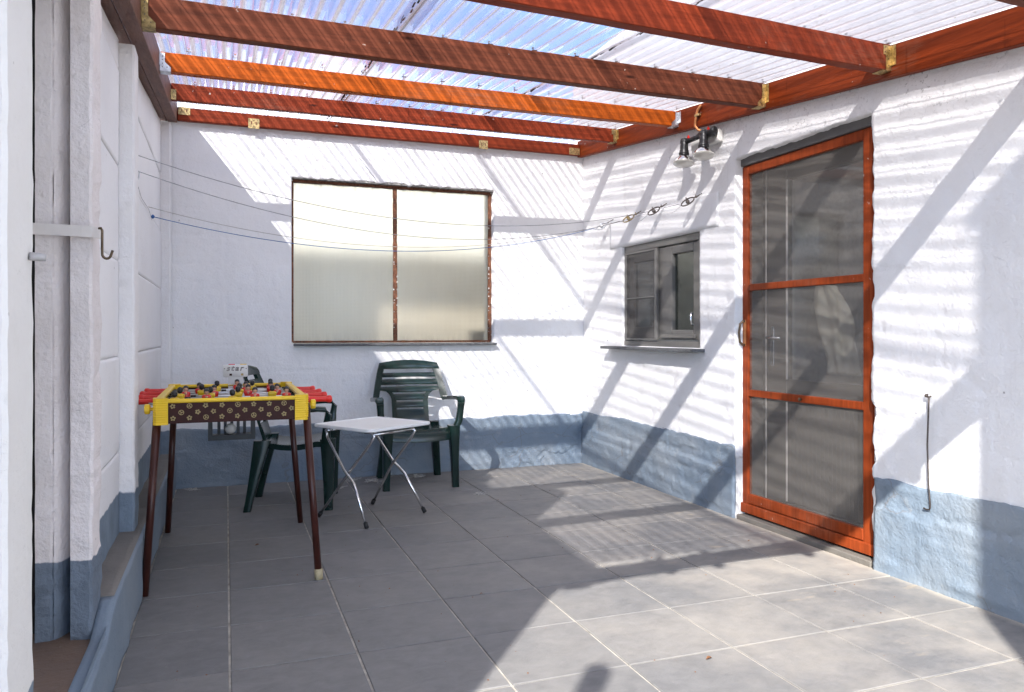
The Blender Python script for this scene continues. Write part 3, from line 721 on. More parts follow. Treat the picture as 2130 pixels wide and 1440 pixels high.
# joist hangers: sub-parts of the rafters
def dots(gm, pts, r, o, u, w, n):
    """small nail holes / heads standing 0.4 mm off a plate"""
    o = Vector(o); u = Vector(u); w = Vector(w); n = Vector(n)
    for a, b in pts:
        c = o + u * a + w * b; gm.loft([[c + (u * math.cos(t) + w * math.sin(t)) * r + n * k for t in np.linspace(0, 2 * math.pi, 7)[:-1]] for k in (0, .0008)])
def hanger(parent, x, y, zb, h, side, mat, style):
    """face-fix hanger at x (side +1: fixed to the beam at larger x)"""
    s = side; gm = G(); gm.cur = 0; yf_ = y - .0025
    u = Vector((-s, 0, 0)); w = Vector((0, 0, 1)); n = Vector((0, -1, 0))
    if style == 'wing': poly = [(0, -.002), (.052, -.002), (.052, .018), (.024, .045), (.024, h), (0, h)]
    elif style == 'plate': poly = [(0, 0), (.030, 0), (.030, .062), (0, .062)]
    else: poly = [(0, -.002), (.030, -.002), (.030, h * .62), (.044, h * .62), (.044, h), (0, h)]
    xf = Matrix((( -s, 0, 0, x), (0, 0, -1, yf_), (0, 1, 0, zb), (0, 0, 0, 1)))
    gm.prism(poly, .002, xf)
    fl = [(0, .02), (.028, .02), (.028, h), (0, h)] if style != 'plate' else [(0, 0), (.02, 0), (.02, .06), (0, .06)]
    xf2 = Matrix(((0, 0, -s, x), (-1, 0, 0, yf_), (0, 1, 0, zb), (0, 0, 0, 1)))
    gm.prism(fl, .002, xf2)
    if style != 'plate': gm.box((min(x, x - s * .05), y - .002, zb - .0025), (max(x, x - s * .05), y + .055, zb - .0005))
    gm.cur = 1
    pts = [(.012, .2 * h + .8 * h * k / 4) for k in range(4)] + [(.034, .018)] if style == 'wing' else ([(.015, .012), (.015, .048)] if style == 'plate' else [(.015, .02), (.015, .05), (.012, h * .8), (.034, h * .72), (.034, h * .92)])
    dots(gm, pts, .0028, (x, yf_ - .002, zb), u, w, n)
    return gm.obj('joist_hanger', [mat, M['dark_wire']], parent)
for (o, y, zb, zt, mt) in rafters:
    h = zt - zb
    if mt == 'wood_orange': ml, mr, sl, sr = M['galv'], M['galv'], 'wing', 'wing'
    elif y > 5: ml, mr, sl, sr = M['brass'], M['brass'], 'plate', 'strap'
    elif abs(y - 3.478) < .01: ml, mr, sl, sr = M['brass_dark'], M['brass'], 'wing', 'wing'
    else: ml, mr, sl, sr = M['brass_dark'], M['brass'], 'wing', 'strap'
    sk = SKEW[[q[0] for q in rafters].index(o)]; hanger(o, XL + .001, y + sk, zb + .101 * sk, h * .93, -1, ml, sl); hanger(o, 2.779, y, zb, h * .93, 1, mr, sr)
def flat_plate(x0, x1, z0, z1, y, parent):
    gm = G(); gm.box((x0, y - .0025, z0), (x1, y - .0005, z1), bev=.0008); gm.cur = 1
    dots(gm, [((x1 - x0) * a, (z1 - z0) * b) for a, b in ((.15, .15), (.85, .15), (.15, .85), (.85, .85), (.5, .5), (.5, .2), (.5, .8))], .0026, (x0, y - .0025, z0), (1, 0, 0), (0, 0, 1), (0, -1, 0))
    if x1 - x0 < .09:
        for k in (.3, .7): gm.box((x0 + (x1 - x0) * k - .004, y - .0036, z0 + (z1 - z0) * .4), (x0 + (x1 - x0) * k + .004, y - .0026, z0 + (z1 - z0) * .72))
    return gm.obj('fixing_plate', [M['brass'], M['rust']], parent)
flat_plate(-.312, -.235, 2.622, 2.675, 5.838, ledger); flat_plate(.150, .226, 2.568, 2.640, 5.838, ledger)
flat_plate(1.890, 1.964, 2.566, 2.634, 5.838, ledger); flat_plate(2.68, 2.775, 2.585, 2.640, 5.838, ledger)

# corrugated sheets (trapezoid profile, 76 mm pitch, 18 mm deep)
PIT = .076; prof = [(0, .018), (.30, .018), (.345, .0165), (.455, .0015), (.50, .0), (.70, .0), (.745, .0015), (.955, .0165)]
def sheet_xs(xa, xb):
    k0 = math.floor(xa / PIT) - 1; out = []
    for k in range(k0, int(xb / PIT) + 2):
        for p, z in prof:
            x = (k + p) * PIT
            if xa <= x <= xb: out.append((x, z))
    return out
def sheet(xa, xb, lift, mat, seed):
    xs = sheet_xs(xa, xb); ys = lines([.80, 6.46], [.12]); V = []; F = []; n = len(ys)
    for (x, z) in xs:
        for y in ys:
            w = .0022 * mnoise.noise(Vector((x * 3, y * 2.2, seed))) + .0012 * mnoise.noise(Vector((x * 17, y * 5, seed)))
            V.append((x + .002 * mnoise.noise(Vector((x * 2, y * 1.6, seed + 7))), y, T(y) + lift + .001 + z + max(w, -.0008)))
    for i in range(len(xs) - 1):
        for j in range(n - 1): F.append((i * n + j, (i + 1) * n + j, (i + 1) * n + j + 1, i * n + j + 1))
    g_ = G().add(V, F); return g_.obj('roof_sheet', mat, pr, True)
sheet(-.50, .80, .0, M['sheet'], 1); sheet(.70, 1.80, .0035, M['sheet'], 2); sheet(1.70, 2.83, .0, M['sheet_milky'], 3)
# grime lines and moss caught in the two overlaps, screws with washers on every rafter
gm = G()
for xe in (.722, 1.722):
    for k in range(150):
        y = rng.uniform(.9, 6.0); l = rng.uniform(.02, .09); w = rng.uniform(.001, .004); x = xe + rng.normal(0, .0035); z = T(y) + .0045 + .001
        gm.box((x - w, y, z - .001), (x + w, y + l, z + .001))
tag(gm.obj('overlap_grime', M['dark'], pr), kind='stuff')
gm = G()
for (o, y, zb, zt, mt) in rafters + [(ledger, 5.86, 0, 2.69, '')]:
    for k in range(-3, 37):
        if k % 3: continue
        x = (k + .6) * PIT; z = T(y + .02)
        gm.lathe([(.0016, -.004), (.0016, .019), (.007, .019), (.007, .021), (.004, .025)], 6, Matrix.Translation((x, y + .028, z)))
        gm.box((x - .012, y + .002, z + .0005), (x + .012, y + .012, z + .0035))
tag(gm.obj('roof_screws', M['dark_wire'], pr), kind='stuff')
# gutter along the low front edge
gt = G(); rg = []
def gut(r0, r1, x0, x1, yc, zc):
    V = []; F = []; n = 10
    for x in (x0, x1):
        for r in (r0, r1):
            for i in range(n + 1):
                t = math.pi + math.pi * i / n; V.append((x, yc + r * math.cos(t), zc + r * math.sin(t)))
    m = n + 1; a, b, c, d = 0, m, 2 * m, 3 * m
    for i in range(n): F += [(a + i, a + i + 1, c + i + 1, c + i), (b + i + 1, b + i, d + i, d + i + 1), (a + i + 1, a + i, b + i, b + i + 1), (c + i, c + i + 1, d + i + 1, d + i)]
    F += [(a, c, d, b), (a + n, b + n, d + n, c + n)]
    return V, F
gt.add(*gut(.060, .0575, -.62, 2.83, .742, 2.165)).obj('gutter', M['gutter'], pr, True)
for x in (-.3, .06, .32, .85, 1.38, 1.93, 2.4):
    G().box((x - .018, .668, 2.095), (x + .018, .70, 2.178)).box((x - .018, .680, 2.098), (x + .018, .90, 2.106)).box((x - .016, .80, 2.106), (x + .016, .822, 2.205)).obj('gutter_bracket', M['gutter'], pr)
G().tube([(-.5, .742, 2.12), (-.5, .742, 2.03), (-.52, .742, 1.98), (-.60, .742, 1.93), (-.66, .742, 1.88), (-.68, .742, 1.7), (-.68, .742, 0)], .045, 12).obj('downpipe', M['gutter'], pr, True)

# ------------------------------------------------------------------ off-view structures that shade the yard
sd_ = thing('sun_blocker', 'unseen white walls and roof added on the left to keep the sun out', 'shed', (-1.7, 1.5, 0))  # unseen walls and roof, added to block sun from the left side
G().box((-2.8, .30, -.05), (-.805, .44, 2.385)).obj('wall', M['white'], sd_)
G().box((-2.8, .44, -.05), (-2.66, 3.6, 2.385)).obj('wall', M['white'], sd_)
G().box((-2.8, .36, 2.39), (-.53, 3.6, 2.45)).obj('roof', M['gutter'], sd_)
hs = thing('shade_blocker', 'tall white masonry pier added unseen behind the camera to shade the right wall', 'blocker', (1, -.7, 0))  # unseen upright, added to cast the shadow edge on the right wall
G().box((.67, -1.05, -.05), (1.22, -.5, 4.0), bev=.01).obj('shaft', M['house'], hs)
G().box((.63, -1.09, 4.0), (1.26, -.5, 4.08), bev=.01).obj('cap', M['house'], hs)
cp = thing('garden_post', 'slim square timber post standing in the open yard behind the camera', 'post', (-.82, -.25, 0))
G().box((-.85, -.285, -.05), (-.785, -.215, 2.24), bev=.006).obj('post_shaft', M['wood_plate'], cp)

# ------------------------------------------------------------------ small window in the right wall
w2 = thing('sash_window', 'small anthracite two-sash window with insect screen and slate sill', 'window', (2.86, 4.7, 1.0))
xq = 2.852
def wbox(name, y0, y1, z0, z1, x0, x1, mat='anthracite', parent=w2, bev=.004): return auto_smooth(G().box((x0, y0, z0), (x1, y1, z1), bev=bev).obj(name, M[mat], parent), 30)
wbox('frame_bar', 4.192, 5.208, 1.700, 1.750, xq, xq + .07); wbox('frame_bar', 4.192, 5.208, 1.002, 1.040, xq - .004, xq + .07)
wbox('frame_bar', 4.192, 4.232, 1.041, 1.699, xq, xq + .07); wbox('frame_bar', 5.168, 5.208, 1.041, 1.699, xq, xq + .07)
# open right sash with glass
sa = wbox('sash', 4.234, 4.295, 1.05, 1.692, xq + .008, xq + .06)
for (y0, y1, z0, z1) in ((4.547, 4.720, 1.05, 1.692), (4.2955, 4.5465, 1.05, 1.118), (4.2955, 4.5465, 1.636, 1.692)): wbox('sash_rail', y0, y1, z0, z1, xq + .006, xq + .06, parent=sa)
wbox('drip_rail', 4.25, 4.66, 1.062, 1.086, xq - .012, xq + .004, parent=sa)
G().box((xq + .030, 4.294, 1.116), (xq + .036, 4.549, 1.638)).obj('pane', M['pane'], sa)
G().tube([(xq + .024, 4.31, 1.15), (xq + .004, 4.31, 1.155), (xq, 4.312, 1.19), (xq + .004, 4.314, 1.225), (xq + .024, 4.314, 1.23)], .006, 8).obj('handle', M['chrome'], sa, True)
# left sash with its screen frame in front
sb = wbox('sash', 4.728, 4.790, 1.05, 1.692, xq + .02, xq + .06)
for (y0, y1, z0, z1) in ((5.095, 5.166, 1.05, 1.692), (4.791, 5.094, 1.05, 1.14), (4.791, 5.094, 1.62, 1.692)): wbox('sash_rail', y0, y1, z0, z1, xq + .02, xq + .06, parent=sb)
G().box((xq + .036, 4.788, 1.138), (xq + .042, 5.097, 1.622)).obj('pane', M['pane'], sb)
scr = wbox('screen_frame', 4.712, 4.742, 1.044, 1.698, xq - .018, xq + .004)
for (y0, y1, z0, z1) in ((5.150, 5.166, 1.044, 1.698), (4.7425, 5.1495, 1.044, 1.058), (4.7425, 5.1495, 1.684, 1.698), (4.7425, 5.1495, 1.350, 1.358)): wbox('screen_bar', y0, y1, z0, z1, xq - .014, xq - .002, parent=scr, bev=.002)
G().box((xq - .0085, 4.742, 1.057), (xq - .0080, 5.151, 1.685)).obj('screen_mesh', M['screen_fine'], scr)
wbox('sill', 4.135, 5.405, .974, .996, 2.745, 2.90, 'sill_dark', bev=.003)

# rooms behind the openings
rm = thing('room', 'dim grey room behind the small window and the glazed door', 'room', (4, 4, 0))
G().box((5.2, 1.9, -.1), (5.3, 5.9, .9)).box((5.2, 1.9, 2.3), (5.3, 5.9, 2.6)).box((5.2, 4.9, .9), (5.3, 5.9, 2.3)).box((5.2, 1.9, .9), (5.3, 2.3, 2.3)).obj('room_wall', M['room'], rm); G().box((3.08, 1.8, -.1), (5.2, 1.9, 2.6)).obj('room_wall', M['room'], rm)  # far wall left open, added so sky light brightens the inside
G().box((3.08, 5.75, -.1), (5.2, 5.85, 2.6)).obj('room_wall', M['room'], rm); G().box((3.08, 1.9, 2.5), (5.2, 5.75, 2.6)).obj('ceiling', M['room'], rm)
G().box((3.08, 1.9, -.1), (5.2, 5.75, -.0)).obj('room_floor', M['room'], rm)

# ------------------------------------------------------------------ screen door and the glazed door behind it
dr = thing('screen_door', 'tall red-brown timber screen door with grey insect mesh in three panels', 'screen door', (2.9, 3.3, .05))
xd = 2.885
def dbox(name, y0, y1, z0, z1, x0=xd, x1=xd + .032, mat='wood_door', parent=dr, bev=.003): return auto_smooth(G().box((x0, y0, z0), (x1, y1, z1), bev=bev).obj(name, M[mat], parent), 30)
dbox('stile', 3.765, 3.818, .04, 2.083); dbox('stile', 2.835, 2.893, .04, 2.083)
dbox('rail', 2.8935, 3.7645, 2.032, 2.083); dbox('rail', 2.8935, 3.7645, 1.346, 1.384)
r2 = dbox('rail', 2.8935, 3.7645, .724, .764); dbox('rail', 2.8935, 3.7645, .094, .150)
dbox('bottom_board', 2.815, 3.822, .036, .090, xd - .012, xd + .03)
dbox('door_post', 2.760, 2.8345, .036, 2.09, xd + .004, xd + .06)
for (z0, z1, k) in ((.150, .724, 1), (.764, 1.346, 2), (1.384, 2.032, 3)):
    A_ = lines([2.89, 3.768], [.02]); Z_ = lines([z0 - .002, z1 + .002], [.02]); AA, ZZ = np.meshgrid(A_, Z_, indexing='ij')
    e = np.clip(np.minimum(np.minimum(AA - 2.89, 3.768 - AA), np.minimum(ZZ - z0, z1 - ZZ)) / .12, 0, 1)
    X = xd + .014 + e * (fbm(AA, ZZ, 2.2, 90 + k, 2) * .022 + (.010 * np.sin(AA * 17) if k == 3 else 0))
    P = np.stack([X, AA, ZZ], -1).reshape(-1, 3).tolist(); nz_ = len(Z_)
    F = [(i * nz_ + j, (i + 1) * nz_ + j, (i + 1) * nz_ + j + 1, i * nz_ + j + 1) for i in range(len(A_) - 1) for j in range(nz_ - 1)]
    G().add(P, F).obj('mesh_panel', M['screen'], dr, True)
G().lathe([(.006, 0), (.006, .006), (.010, .009), (.010, .013), (.004, .016)], 10, frames((0, 1, 0), (0, 0, 1), (-1, 0, 0), (xd + .001, 3.32, .742))).obj('knob', M['hook'], r2, True)
G().tube([(xd + .002, 3.795, 1.168), (xd - .012, 3.798, 1.166), (xd - .028, 3.803, 1.150), (xd - .034, 3.806, 1.10), (xd - .030, 3.803, 1.045), (xd - .014, 3.798, 1.028), (xd + .002, 3.795, 1.026)], [.008, .007, .0065, .0065, .0065, .007, .008], 10).obj('handle', M['hook'], dr, True)
auto_smooth(G().box((xd - .0025, 3.783, 1.02), (xd - .0005, 3.807, 1.175), bev=.0008).obj('backplate', M['copper'], dr))
tag(auto_smooth(G().box((2.872, 2.800, 2.0855), (2.955, 3.8195, 2.150), bev=.004).obj('roller_box', M['anthracite_soft'])), 'dark grey roller box above the red-brown screen door', 'roller box')
tag(G().box((2.838, 2.80, -.01), (3.08, 3.815, .024), bev=.004).obj('threshold', M['old_stone']), 'worn grey stone threshold under the screen door', 'doorstep')

di = thing('glazed_door', 'anthracite glazed door with chrome handle seen through the insect mesh', 'door', (3.0, 3.3, 0))
xi = 3.02
def ibox(name, y0, y1, z0, z1, x0=xi, x1=xi + .05, mat='anthracite', parent=di, bev=.004): return auto_smooth(G().box((x0, y0, z0), (x1, y1, z1), bev=bev).obj(name, M[mat], parent), 30)
ibox('frame_bar', 3.775, 3.83, .035, 2.15); ibox('frame_bar', 2.76, 2.83, .035, 2.15); ibox('stile', 3.60, 3.768, .035, 2.15, xi + .006); ibox('stile', 2.8315, 2.94, .035, 2.15, xi + .006)
ibox('rail', 2.941, 3.599, 1.98, 2.15, xi + .006); ibox('rail', 2.941, 3.599, .70, .83, xi + .006)
lp = ibox('lower_panel', 2.941, 3.599, .12, .699, xi + .016); ibox('rail', 2.941, 3.599, .035, .119, xi + .006)
for k in range(22):
    y = 2.955 + k * .0295; auto_smooth(G().box((xi + .0115, y, .13), (xi + .0155, y + .021, .69), bev=.0015).obj('panel_slat', M['anthracite'], lp))
for z0, z1 in ((.13, .70), (.83, 1.98)):
    ibox('glazing_bead', 3.5885, 3.5985, z0, z1, xi - .002, xi + .005, 'bracket_white', bev=.001)
ibox('weather_strip', 3.768, 3.7745, .05, 2.10, xi - .004, xi + .002, 'bracket_white', bev=.001)
G().box((xi + .025, 2.94, .829), (xi + .03, 3.60, 1.981)).obj('pane', M['door_pane'], di)
ibox('jamb_liner', 3.798, 3.8185, .035, 2.13, 2.922, 3.019); ibox('jamb_liner', 2.790, 2.806, .035, 2.13, 2.95, 3.019)
hd = ibox('handle_plate', 3.700, 3.730, .905, 1.135, xi - .004, xi + .0055, 'chrome', bev=.002)
G().tube([(xi, 3.715, 1.07), (xi - .04, 3.715, 1.07), (xi - .05, 3.705, 1.07), (xi - .05, 3.60, 1.068)], .009, 10).obj('lever', M['chrome'], hd, True)
# pale folded shape added inside the pane to imitate reflections
ct = G(); rg = []
for i in range(26):
    z = 1.36 - i * .0195; f = i / 25; w = .05 + .075 * f + .03 * math.sin(5 * f); yc = 3.40 - .13 * f; ring = []
    for k in range(28):
        t = 2 * math.pi * k / 28; rr = 1 + .26 * math.sin(6 * t + z * 7) + .14 * math.sin(3 * t - z * 12)
        ring.append(Vector((3.13 + .045 * math.sin(t) * rr, yc + w * math.cos(t) * rr, z)))
    rg.append(ring)
tag(ct.loft(rg).obj('bundle', M['pale_reflection'], None, True), 'pale tied curtain added inside the glazed door to imitate reflections', 'bundle')

# ------------------------------------------------------------------ long cabin hook on the right wall
hk = thing('cabin_hook', 'long thin iron door hook hanging on the white wall right of the screen door', 'door hook', (XR - .02, 2.46, .34))
G().tube([(XR + .005, 2.486, .832), (XR - .012, 2.486, .832), (XR - .020, 2.480, .826), (XR - .016, 2.468, .822), (XR - .006, 2.462, .827)], .0032, 7).obj('eye', M['hook'], hk, True)
G().tube([(XR - .014, 2.474, .829), (XR - .020, 2.462, .822), (XR - .021, 2.462, .78), (XR - .019, 2.470, .62), (XR - .017, 2.466, .46), (XR - .017, 2.457, .355), (XR - .018, 2.460, .343), (XR - .020, 2.476, .341), (XR - .022, 2.487, .345)], .0035, 8).obj('rod', M['dark_wire'], hk, True)

# ------------------------------------------------------------------ twin outdoor lamp
lm = thing('twin_spotlight', 'black twin spotlight with two glass reflector bulbs under the beam on the right', 'wall lamp', (2.8, 4.1, 2.3))
auto_smooth(G().box((2.795, 3.935, 2.262), (2.832, 4.225, 2.338), bev=.005).obj('backing_box', M['white_plastic'], lm))
G().tube([(2.776, 3.93, 2.322), (2.774, 3.938, 2.322), (2.766, 4.00, 2.322), (2.758, 4.065, 2.320)], [.020, .029, .028, .024], 14).obj('arm', M['black'], lm, True)
G().tube([(2.758, 4.06, 2.320), (2.752, 4.20, 2.316)], .016, 12).obj('arm', M['black'], lm, True)
for (yc, zc, tx) in ((4.010, 2.330, -.02), (4.222, 2.328, .0)):
    ax = Vector((-.14, -.17 + tx, -1)).normalized(); ux = ax.orthogonal().normalized(); vx = ax.cross(ux)
    xf = frames(ux, vx, ax, (2.745, yc, zc))
    hd = G().lathe([(.006, -.012), (.022, -.006), (.027, .006), (.027, .018), (.025, .02), (.026, .070), (.029, .073), (.029, .086), (.033, .089), (.033, .098), (.028, .101), (.028, .106)], 22, xf).obj('lamp_head', M['black'], lm); auto_smooth(hd, 40)
    bl = G().lathe([(.027, .1055), (.034, .114), (.052, .130), (.064, .150), (.0665, .156)], 26, xf).obj('bulb', M['chrome'], hd); auto_smooth(bl, 50)
    G().lathe([(.0670, .1555), (.0670, .159), (.054, .167), (.030, .172), (.004, .174)], 26, xf).obj('lens', M['lens'], hd, True)
    G().box((2.725, yc - .075, zc + .006), (2.733, yc - .065, zc + .014), bev=.002).box((2.723, yc - .077, zc - .006), (2.736, yc - .063, zc + .006), bev=.002).obj('wing_screw', M['red'], hd)
cb = thing('conduit_stub', 'short bent copper-coloured conduit clipped to the beam above the twin spotlight', 'conduit', (2.77, 4.1, 2.4))
G().tube([(2.770, 4.075, 2.515), (2.768, 4.105, 2.495), (2.766, 4.115, 2.470), (2.766, 4.130, 2.430), (2.768, 4.135, 2.40), (2.775, 4.115, 2.372), (2.79, 4.09, 2.358)], .0085, 10).obj('tube', M['copper'], cb, True)
G().box((2.755, 4.085, 2.452), (2.7795, 4.13, 2.468), bev=.003).obj('clip', M['brass'], cb)

# ------------------------------------------------------------------ clothes lines with tensioners
def sag(p0, p1, s, n=40):
    p0 = Vector(p0); p1 = Vector(p1)
    return [p0.lerp(p1, i / n) - Vector((0, 0, s * 4 * (i / n) * (1 - i / n))) for i in range(n + 1)]
def tensioner(parent, p, d, mat):
    """oval wire cage with a small ratchet wheel, hung between line end and wall eye"""
    p = Vector(p); d = Vector(d).normalized(); u = Vector((0, 0, 1)); u = (u - d * u.dot(d)).normalized(); w = d.cross(u); gm = G()
    for s in (-1, 1):
        gm.tube([p + d * (.045 * math.cos(t)) + u * (.017 * math.sin(t)) + w * (s * .008) for t in np.linspace(0, 2 * math.pi, 15)], .0034, 6)
    xf = frames(d, u, w, p); gm.lathe([(.004, -.012), (.013, -.011), (.013, -.008), (.008, -.007), (.008, .007), (.013, .008), (.013, .011), (.004, .012)], 12, xf)
    gm.tube([p + u * .012, p + u * .030 + d * .004], .004, 6)
    gm.tube([p + d * .042, p + d * .060 + u * .004, p + d * .064 + u * .014], .0035, 6)
    gm.tube([p + d * .050, p + d * .06 - u * .006, p + d * .085 - u * .002], .0022, 6)
    return gm.obj('tensioner', mat, parent, True)
specs = [((-.415, 3.80, 1.905), (2.765, 4.215, 1.936), .235, 'wire', .0017, M['dark_wire'], 'thin grey clothes wire running highest across the yard to the tensioner nearest the door', 4.30),
         ((-.415, 3.80, 1.835), (2.765, 4.630, 1.938), .255, 'wire', .0017, M['dark_wire'], 'thin grey clothes wire ending at the second tensioner from the door', 4.72),
         ((-.412, 4.80, 1.812), (2.765, 4.985, 1.936), .22, 'cord', .0017, M['brass'], 'pale cord clothes line ending at the brass-coloured tensioner', 5.08),
         ((-.405, 5.00, 1.785), (2.765, 5.415, 1.934), .20, 'blue_cord', .0022, M['galv'], 'blue cord clothes line ending at the tensioner nearest the corner', 5.50)]
for (p0, p1, s, mt, r, tm, lab, yy) in specs:
    cl = thing('clothes_line', lab, 'clothes line', p0, 'clothes lines strung across the yard')
    pts = sag(p0, p1, s); d = pts[-1] - pts[-2]
    pts = pts[:-1] + [Vector(p1) - (Vector((XR, p1[1] - .055, p1[2] + .052)) - Vector(p1)).normalized() * .045]
    G().tube(pts, r, 6).obj('line', M[mt], cl, True)
    eye = Vector((XR + .004, p1[1] - .055, p1[2] + .052)); dt = (eye - Vector(p1)).normalized()
    tensioner(cl, Vector(p1), dt, tm)
    G().tube([Vector(p1) + dt * .05, eye], .003, 6).obj('wall_eye', M['dark_wire'], cl)
    q = Vector(p1) - dt * .045
    if mt == 'wire': G().tube([q, q + Vector((-.06, -.02, -.045)), q + Vector((-.10, -.04, -.06))], .0012, 5).obj('loose_end', M['wire'], cl)
    if mt == 'blue_cord': G().lathe([(.002, -.012), (.009, -.006), (.010, .004), (.003, .012)], 8, Matrix.Translation(Vector(p0))).obj('knot', M['blue_cord'], cl, True)
wh = thing('wall_hook', 'small grey steel hook on the panel wall where the clothes wires start', 'hook', (-.42, 4.0, 1.8))
G().tube([(-.42, 3.86, 1.855), (-.40, 3.86, 1.85), (-.397, 3.86, 1.81)] + [(-.397 + .014 - .014 * math.cos(t), 3.86, 1.81 - .022 * math.sin(t)) for t in np.linspace(.3, 2.7, 7)] + [(-.368, 3.86, 1.83)], .003, 7).obj('hook', M['galv'], wh, True)
G().tube([(-.385, 3.88, 1.80), (-.40, 4.3, 1.78), (-.41, 4.80, 1.80), (-.41, 5.0, 1.765)], .0012, 5).obj('tie_wire', M['wire'], wh)

# ------------------------------------------------------------------ plastic armchairs
def armchair(label):
    c = thing('plastic_chair', label, 'chair', (0, 0, 0), 'dark green plastic garden armchairs')
    def back(x, z): return .165 + .30 * (z - .43) - .75 * x * x + .9 * max(0, abs(x) - .22) * .0
    def strip(gm, z0, z1, xl, xr, nx=12, nz=4, th=.014, round_=.004):
        V = []; F = []
        for side in (0, 1):
            for i in range(nx + 1):
                for j in range(nz + 1):
                    z = z0 + (z1 - z0) * j / nz; a, b = xl(z), xr(z); x = a + (b - a) * i / nx
                    belly = round_ * (1 - (2 * j / nz - 1) ** 2)
                    y = back(x, z); y = y - belly if side == 0 else y + th
                    V.append((x, y, z))
        m = (nx + 1) * (nz + 1); q = lambda s, i, j: s * m + i * (nz + 1) + j
        for i in range(nx):
            for j in range(nz): F += [(q(0, i, j), q(0, i + 1, j), q(0, i + 1, j + 1), q(0, i, j + 1)), (q(1, i, j + 1), q(1, i + 1, j + 1), q(1, i + 1, j), q(1, i, j))]
            F += [(q(0, i + 1, 0), q(0, i, 0), q(1, i, 0), q(1, i + 1, 0)), (q(0, i, nz), q(0, i + 1, nz), q(1, i + 1, nz), q(1, i, nz))]
        for j in range(nz): F += [(q(0, 0, j), q(0, 0, j + 1), q(1, 0, j + 1), q(1, 0, j)), (q(0, nx, j + 1), q(0, nx, j), q(1, nx, j), q(1, nx, j + 1))]
        gm.add(V, F)
    # outer half width of the side stiles, inner half width, half width of the narrowed lower panel
    ow = lambda z: .215 + .070 * (1 - ((z - .60) / .28)) ** .75 if z < .88 else .215
    iw = lambda z: ow(z) - .048
    def pw(z):
        t = min(1, max(0, (z - .585) / .085)); return .138 + (iw(z) - .138 + .004) * (1 - math.sqrt(max(0, 1 - t * t)))
    fr = G()
    top = lambda x: 0
    # top rail, arched
    V0 = len(fr.v); strip(fr, .822, .868, lambda z: -ow(z), lambda z: ow(z), 18, 5, .018, .006)
    for k in range(V0, len(fr.v)):
        x, y, z = fr.v[k]; t = (z - .822) / .046; fr.v[k] = (x, y, z + t * .022 * (1 - (x / .22) ** 2))
    for s in (-1, 1):
        f_, g_ = (lambda z: -ow(z)), (lambda z: -iw(z))
        if s < 0: strip(fr, .595, .8225, f_, g_, 3, 14, .022, .002)
        else: strip(fr, .595, .8225, lambda z: iw(z), lambda z: ow(z), 3, 14, .022, .002)
        a, b = (lambda z: -pw(z)), (lambda z: -pw(z) + .036)
        if s < 0: strip(fr, .415, .668, a, b, 3, 18, .016, .002)
        else: strip(fr, .415, .668, lambda z: pw(z) - .036, lambda z: pw(z), 3, 18, .016, .002)
    auto_smooth(fr.obj('backrest_frame', M['green'], c), 40)
    gaps = [.806, .753, .697, .640, .582, .525]; hg = [.013, .0075, .0065, .0065, .0065, .0065]
    for i in range(6):
        zt = gaps[i] - hg[i]; zb = gaps[i + 1] + hg[i + 1] if i < 5 else .42
        if i < 2: xl = lambda z: -iw(z) - .002
        elif i == 2: xl = lambda z: -min(iw(z) + .002, pw(z) - .002 if z < .66 else 9)
        else: xl = lambda z: -(pw(z) - .034)
        gm = G(); strip(gm, zb, zt, xl, lambda z, f=xl: -f(z), 16, 5, .009, .006); auto_smooth(gm.obj('back_slat', M['green'], c), 40)
    # seat pan
    V = []; F = []; nx, ny = 14, 14
    def seat_p(u, v):
        hw = .232 - .045 * v; x = hw * u; y = -.245 + .435 * v
        z = .437 - .030 * math.sin(math.pi * min(1, v * 1.05)) - .014 * v - .012 * (1 - u * u) - .05 * max(0, .12 - v) / .12 * max(0, .12 - v) / .12
        return Vector((x, y + .02 * u * u * (1 - v), z))
    for s in (0, 1):
        for i in range(nx + 1):
            for j in range(ny + 1):
                p = seat_p(-1 + 2 * i / nx, j / ny); V.append((p.x, p.y, p.z - s * (.012 + .038 * (j == 0) + .022 * (i in (0, nx)))))
    m = (nx + 1) * (ny + 1); q = lambda s, i, j: s * m + i * (ny + 1) + j
    for i in range(nx):
        for j in range(ny): F += [(q(0, i, j), q(0, i + 1, j), q(0, i + 1, j + 1), q(0, i, j + 1)), (q(1, i, j + 1), q(1, i + 1, j + 1), q(1, i + 1, j), q(1, i, j))]
        F += [(q(0, i + 1, 0), q(0, i, 0), q(1, i, 0), q(1, i + 1, 0)), (q(0, i, ny), q(0, i + 1, ny), q(1, i + 1, ny), q(1, i, ny))]
    for j in range(ny): F += [(q(0, 0, j), q(0, 0, j + 1), q(1, 0, j + 1), q(1, 0, j)), (q(0, nx, j + 1), q(0, nx, j), q(1, nx, j), q(1, nx, j + 1))]
    auto_smooth(G().add(V, F).obj('seat', M['green'], c), 50)
    X = Vector((1, 0, 0)); Y = Vector((0, 1, 0))
    for s in (-1, 1):
        rg = [rrect((s * (.247 - .0 * t), -.245 + .005 * t, .0 + .44 * t), X, Y, .024 + .016 * t ** 2, .026 + .022 * t ** 1.5, 3, .4) for t in np.linspace(0, 1, 9)]
        rg = [[p + Vector((s * -.012 * t, 0, 0)) for p in r] for r, t in zip(rg, np.linspace(0, 1, 9))]
        auto_smooth(G().loft(rg).obj('leg', M['green'], c), 40)
        rg = [rrect((s * (.222 - .045 * t), .245 - .085 * t, .43 * t), X, Y, .026 + .004 * t, .022 + .03 * t ** 1.5, 3, .4) for t in np.linspace(0, 1, 9)]
        auto_smooth(G().loft(rg).obj('leg', M['green'], c), 40)
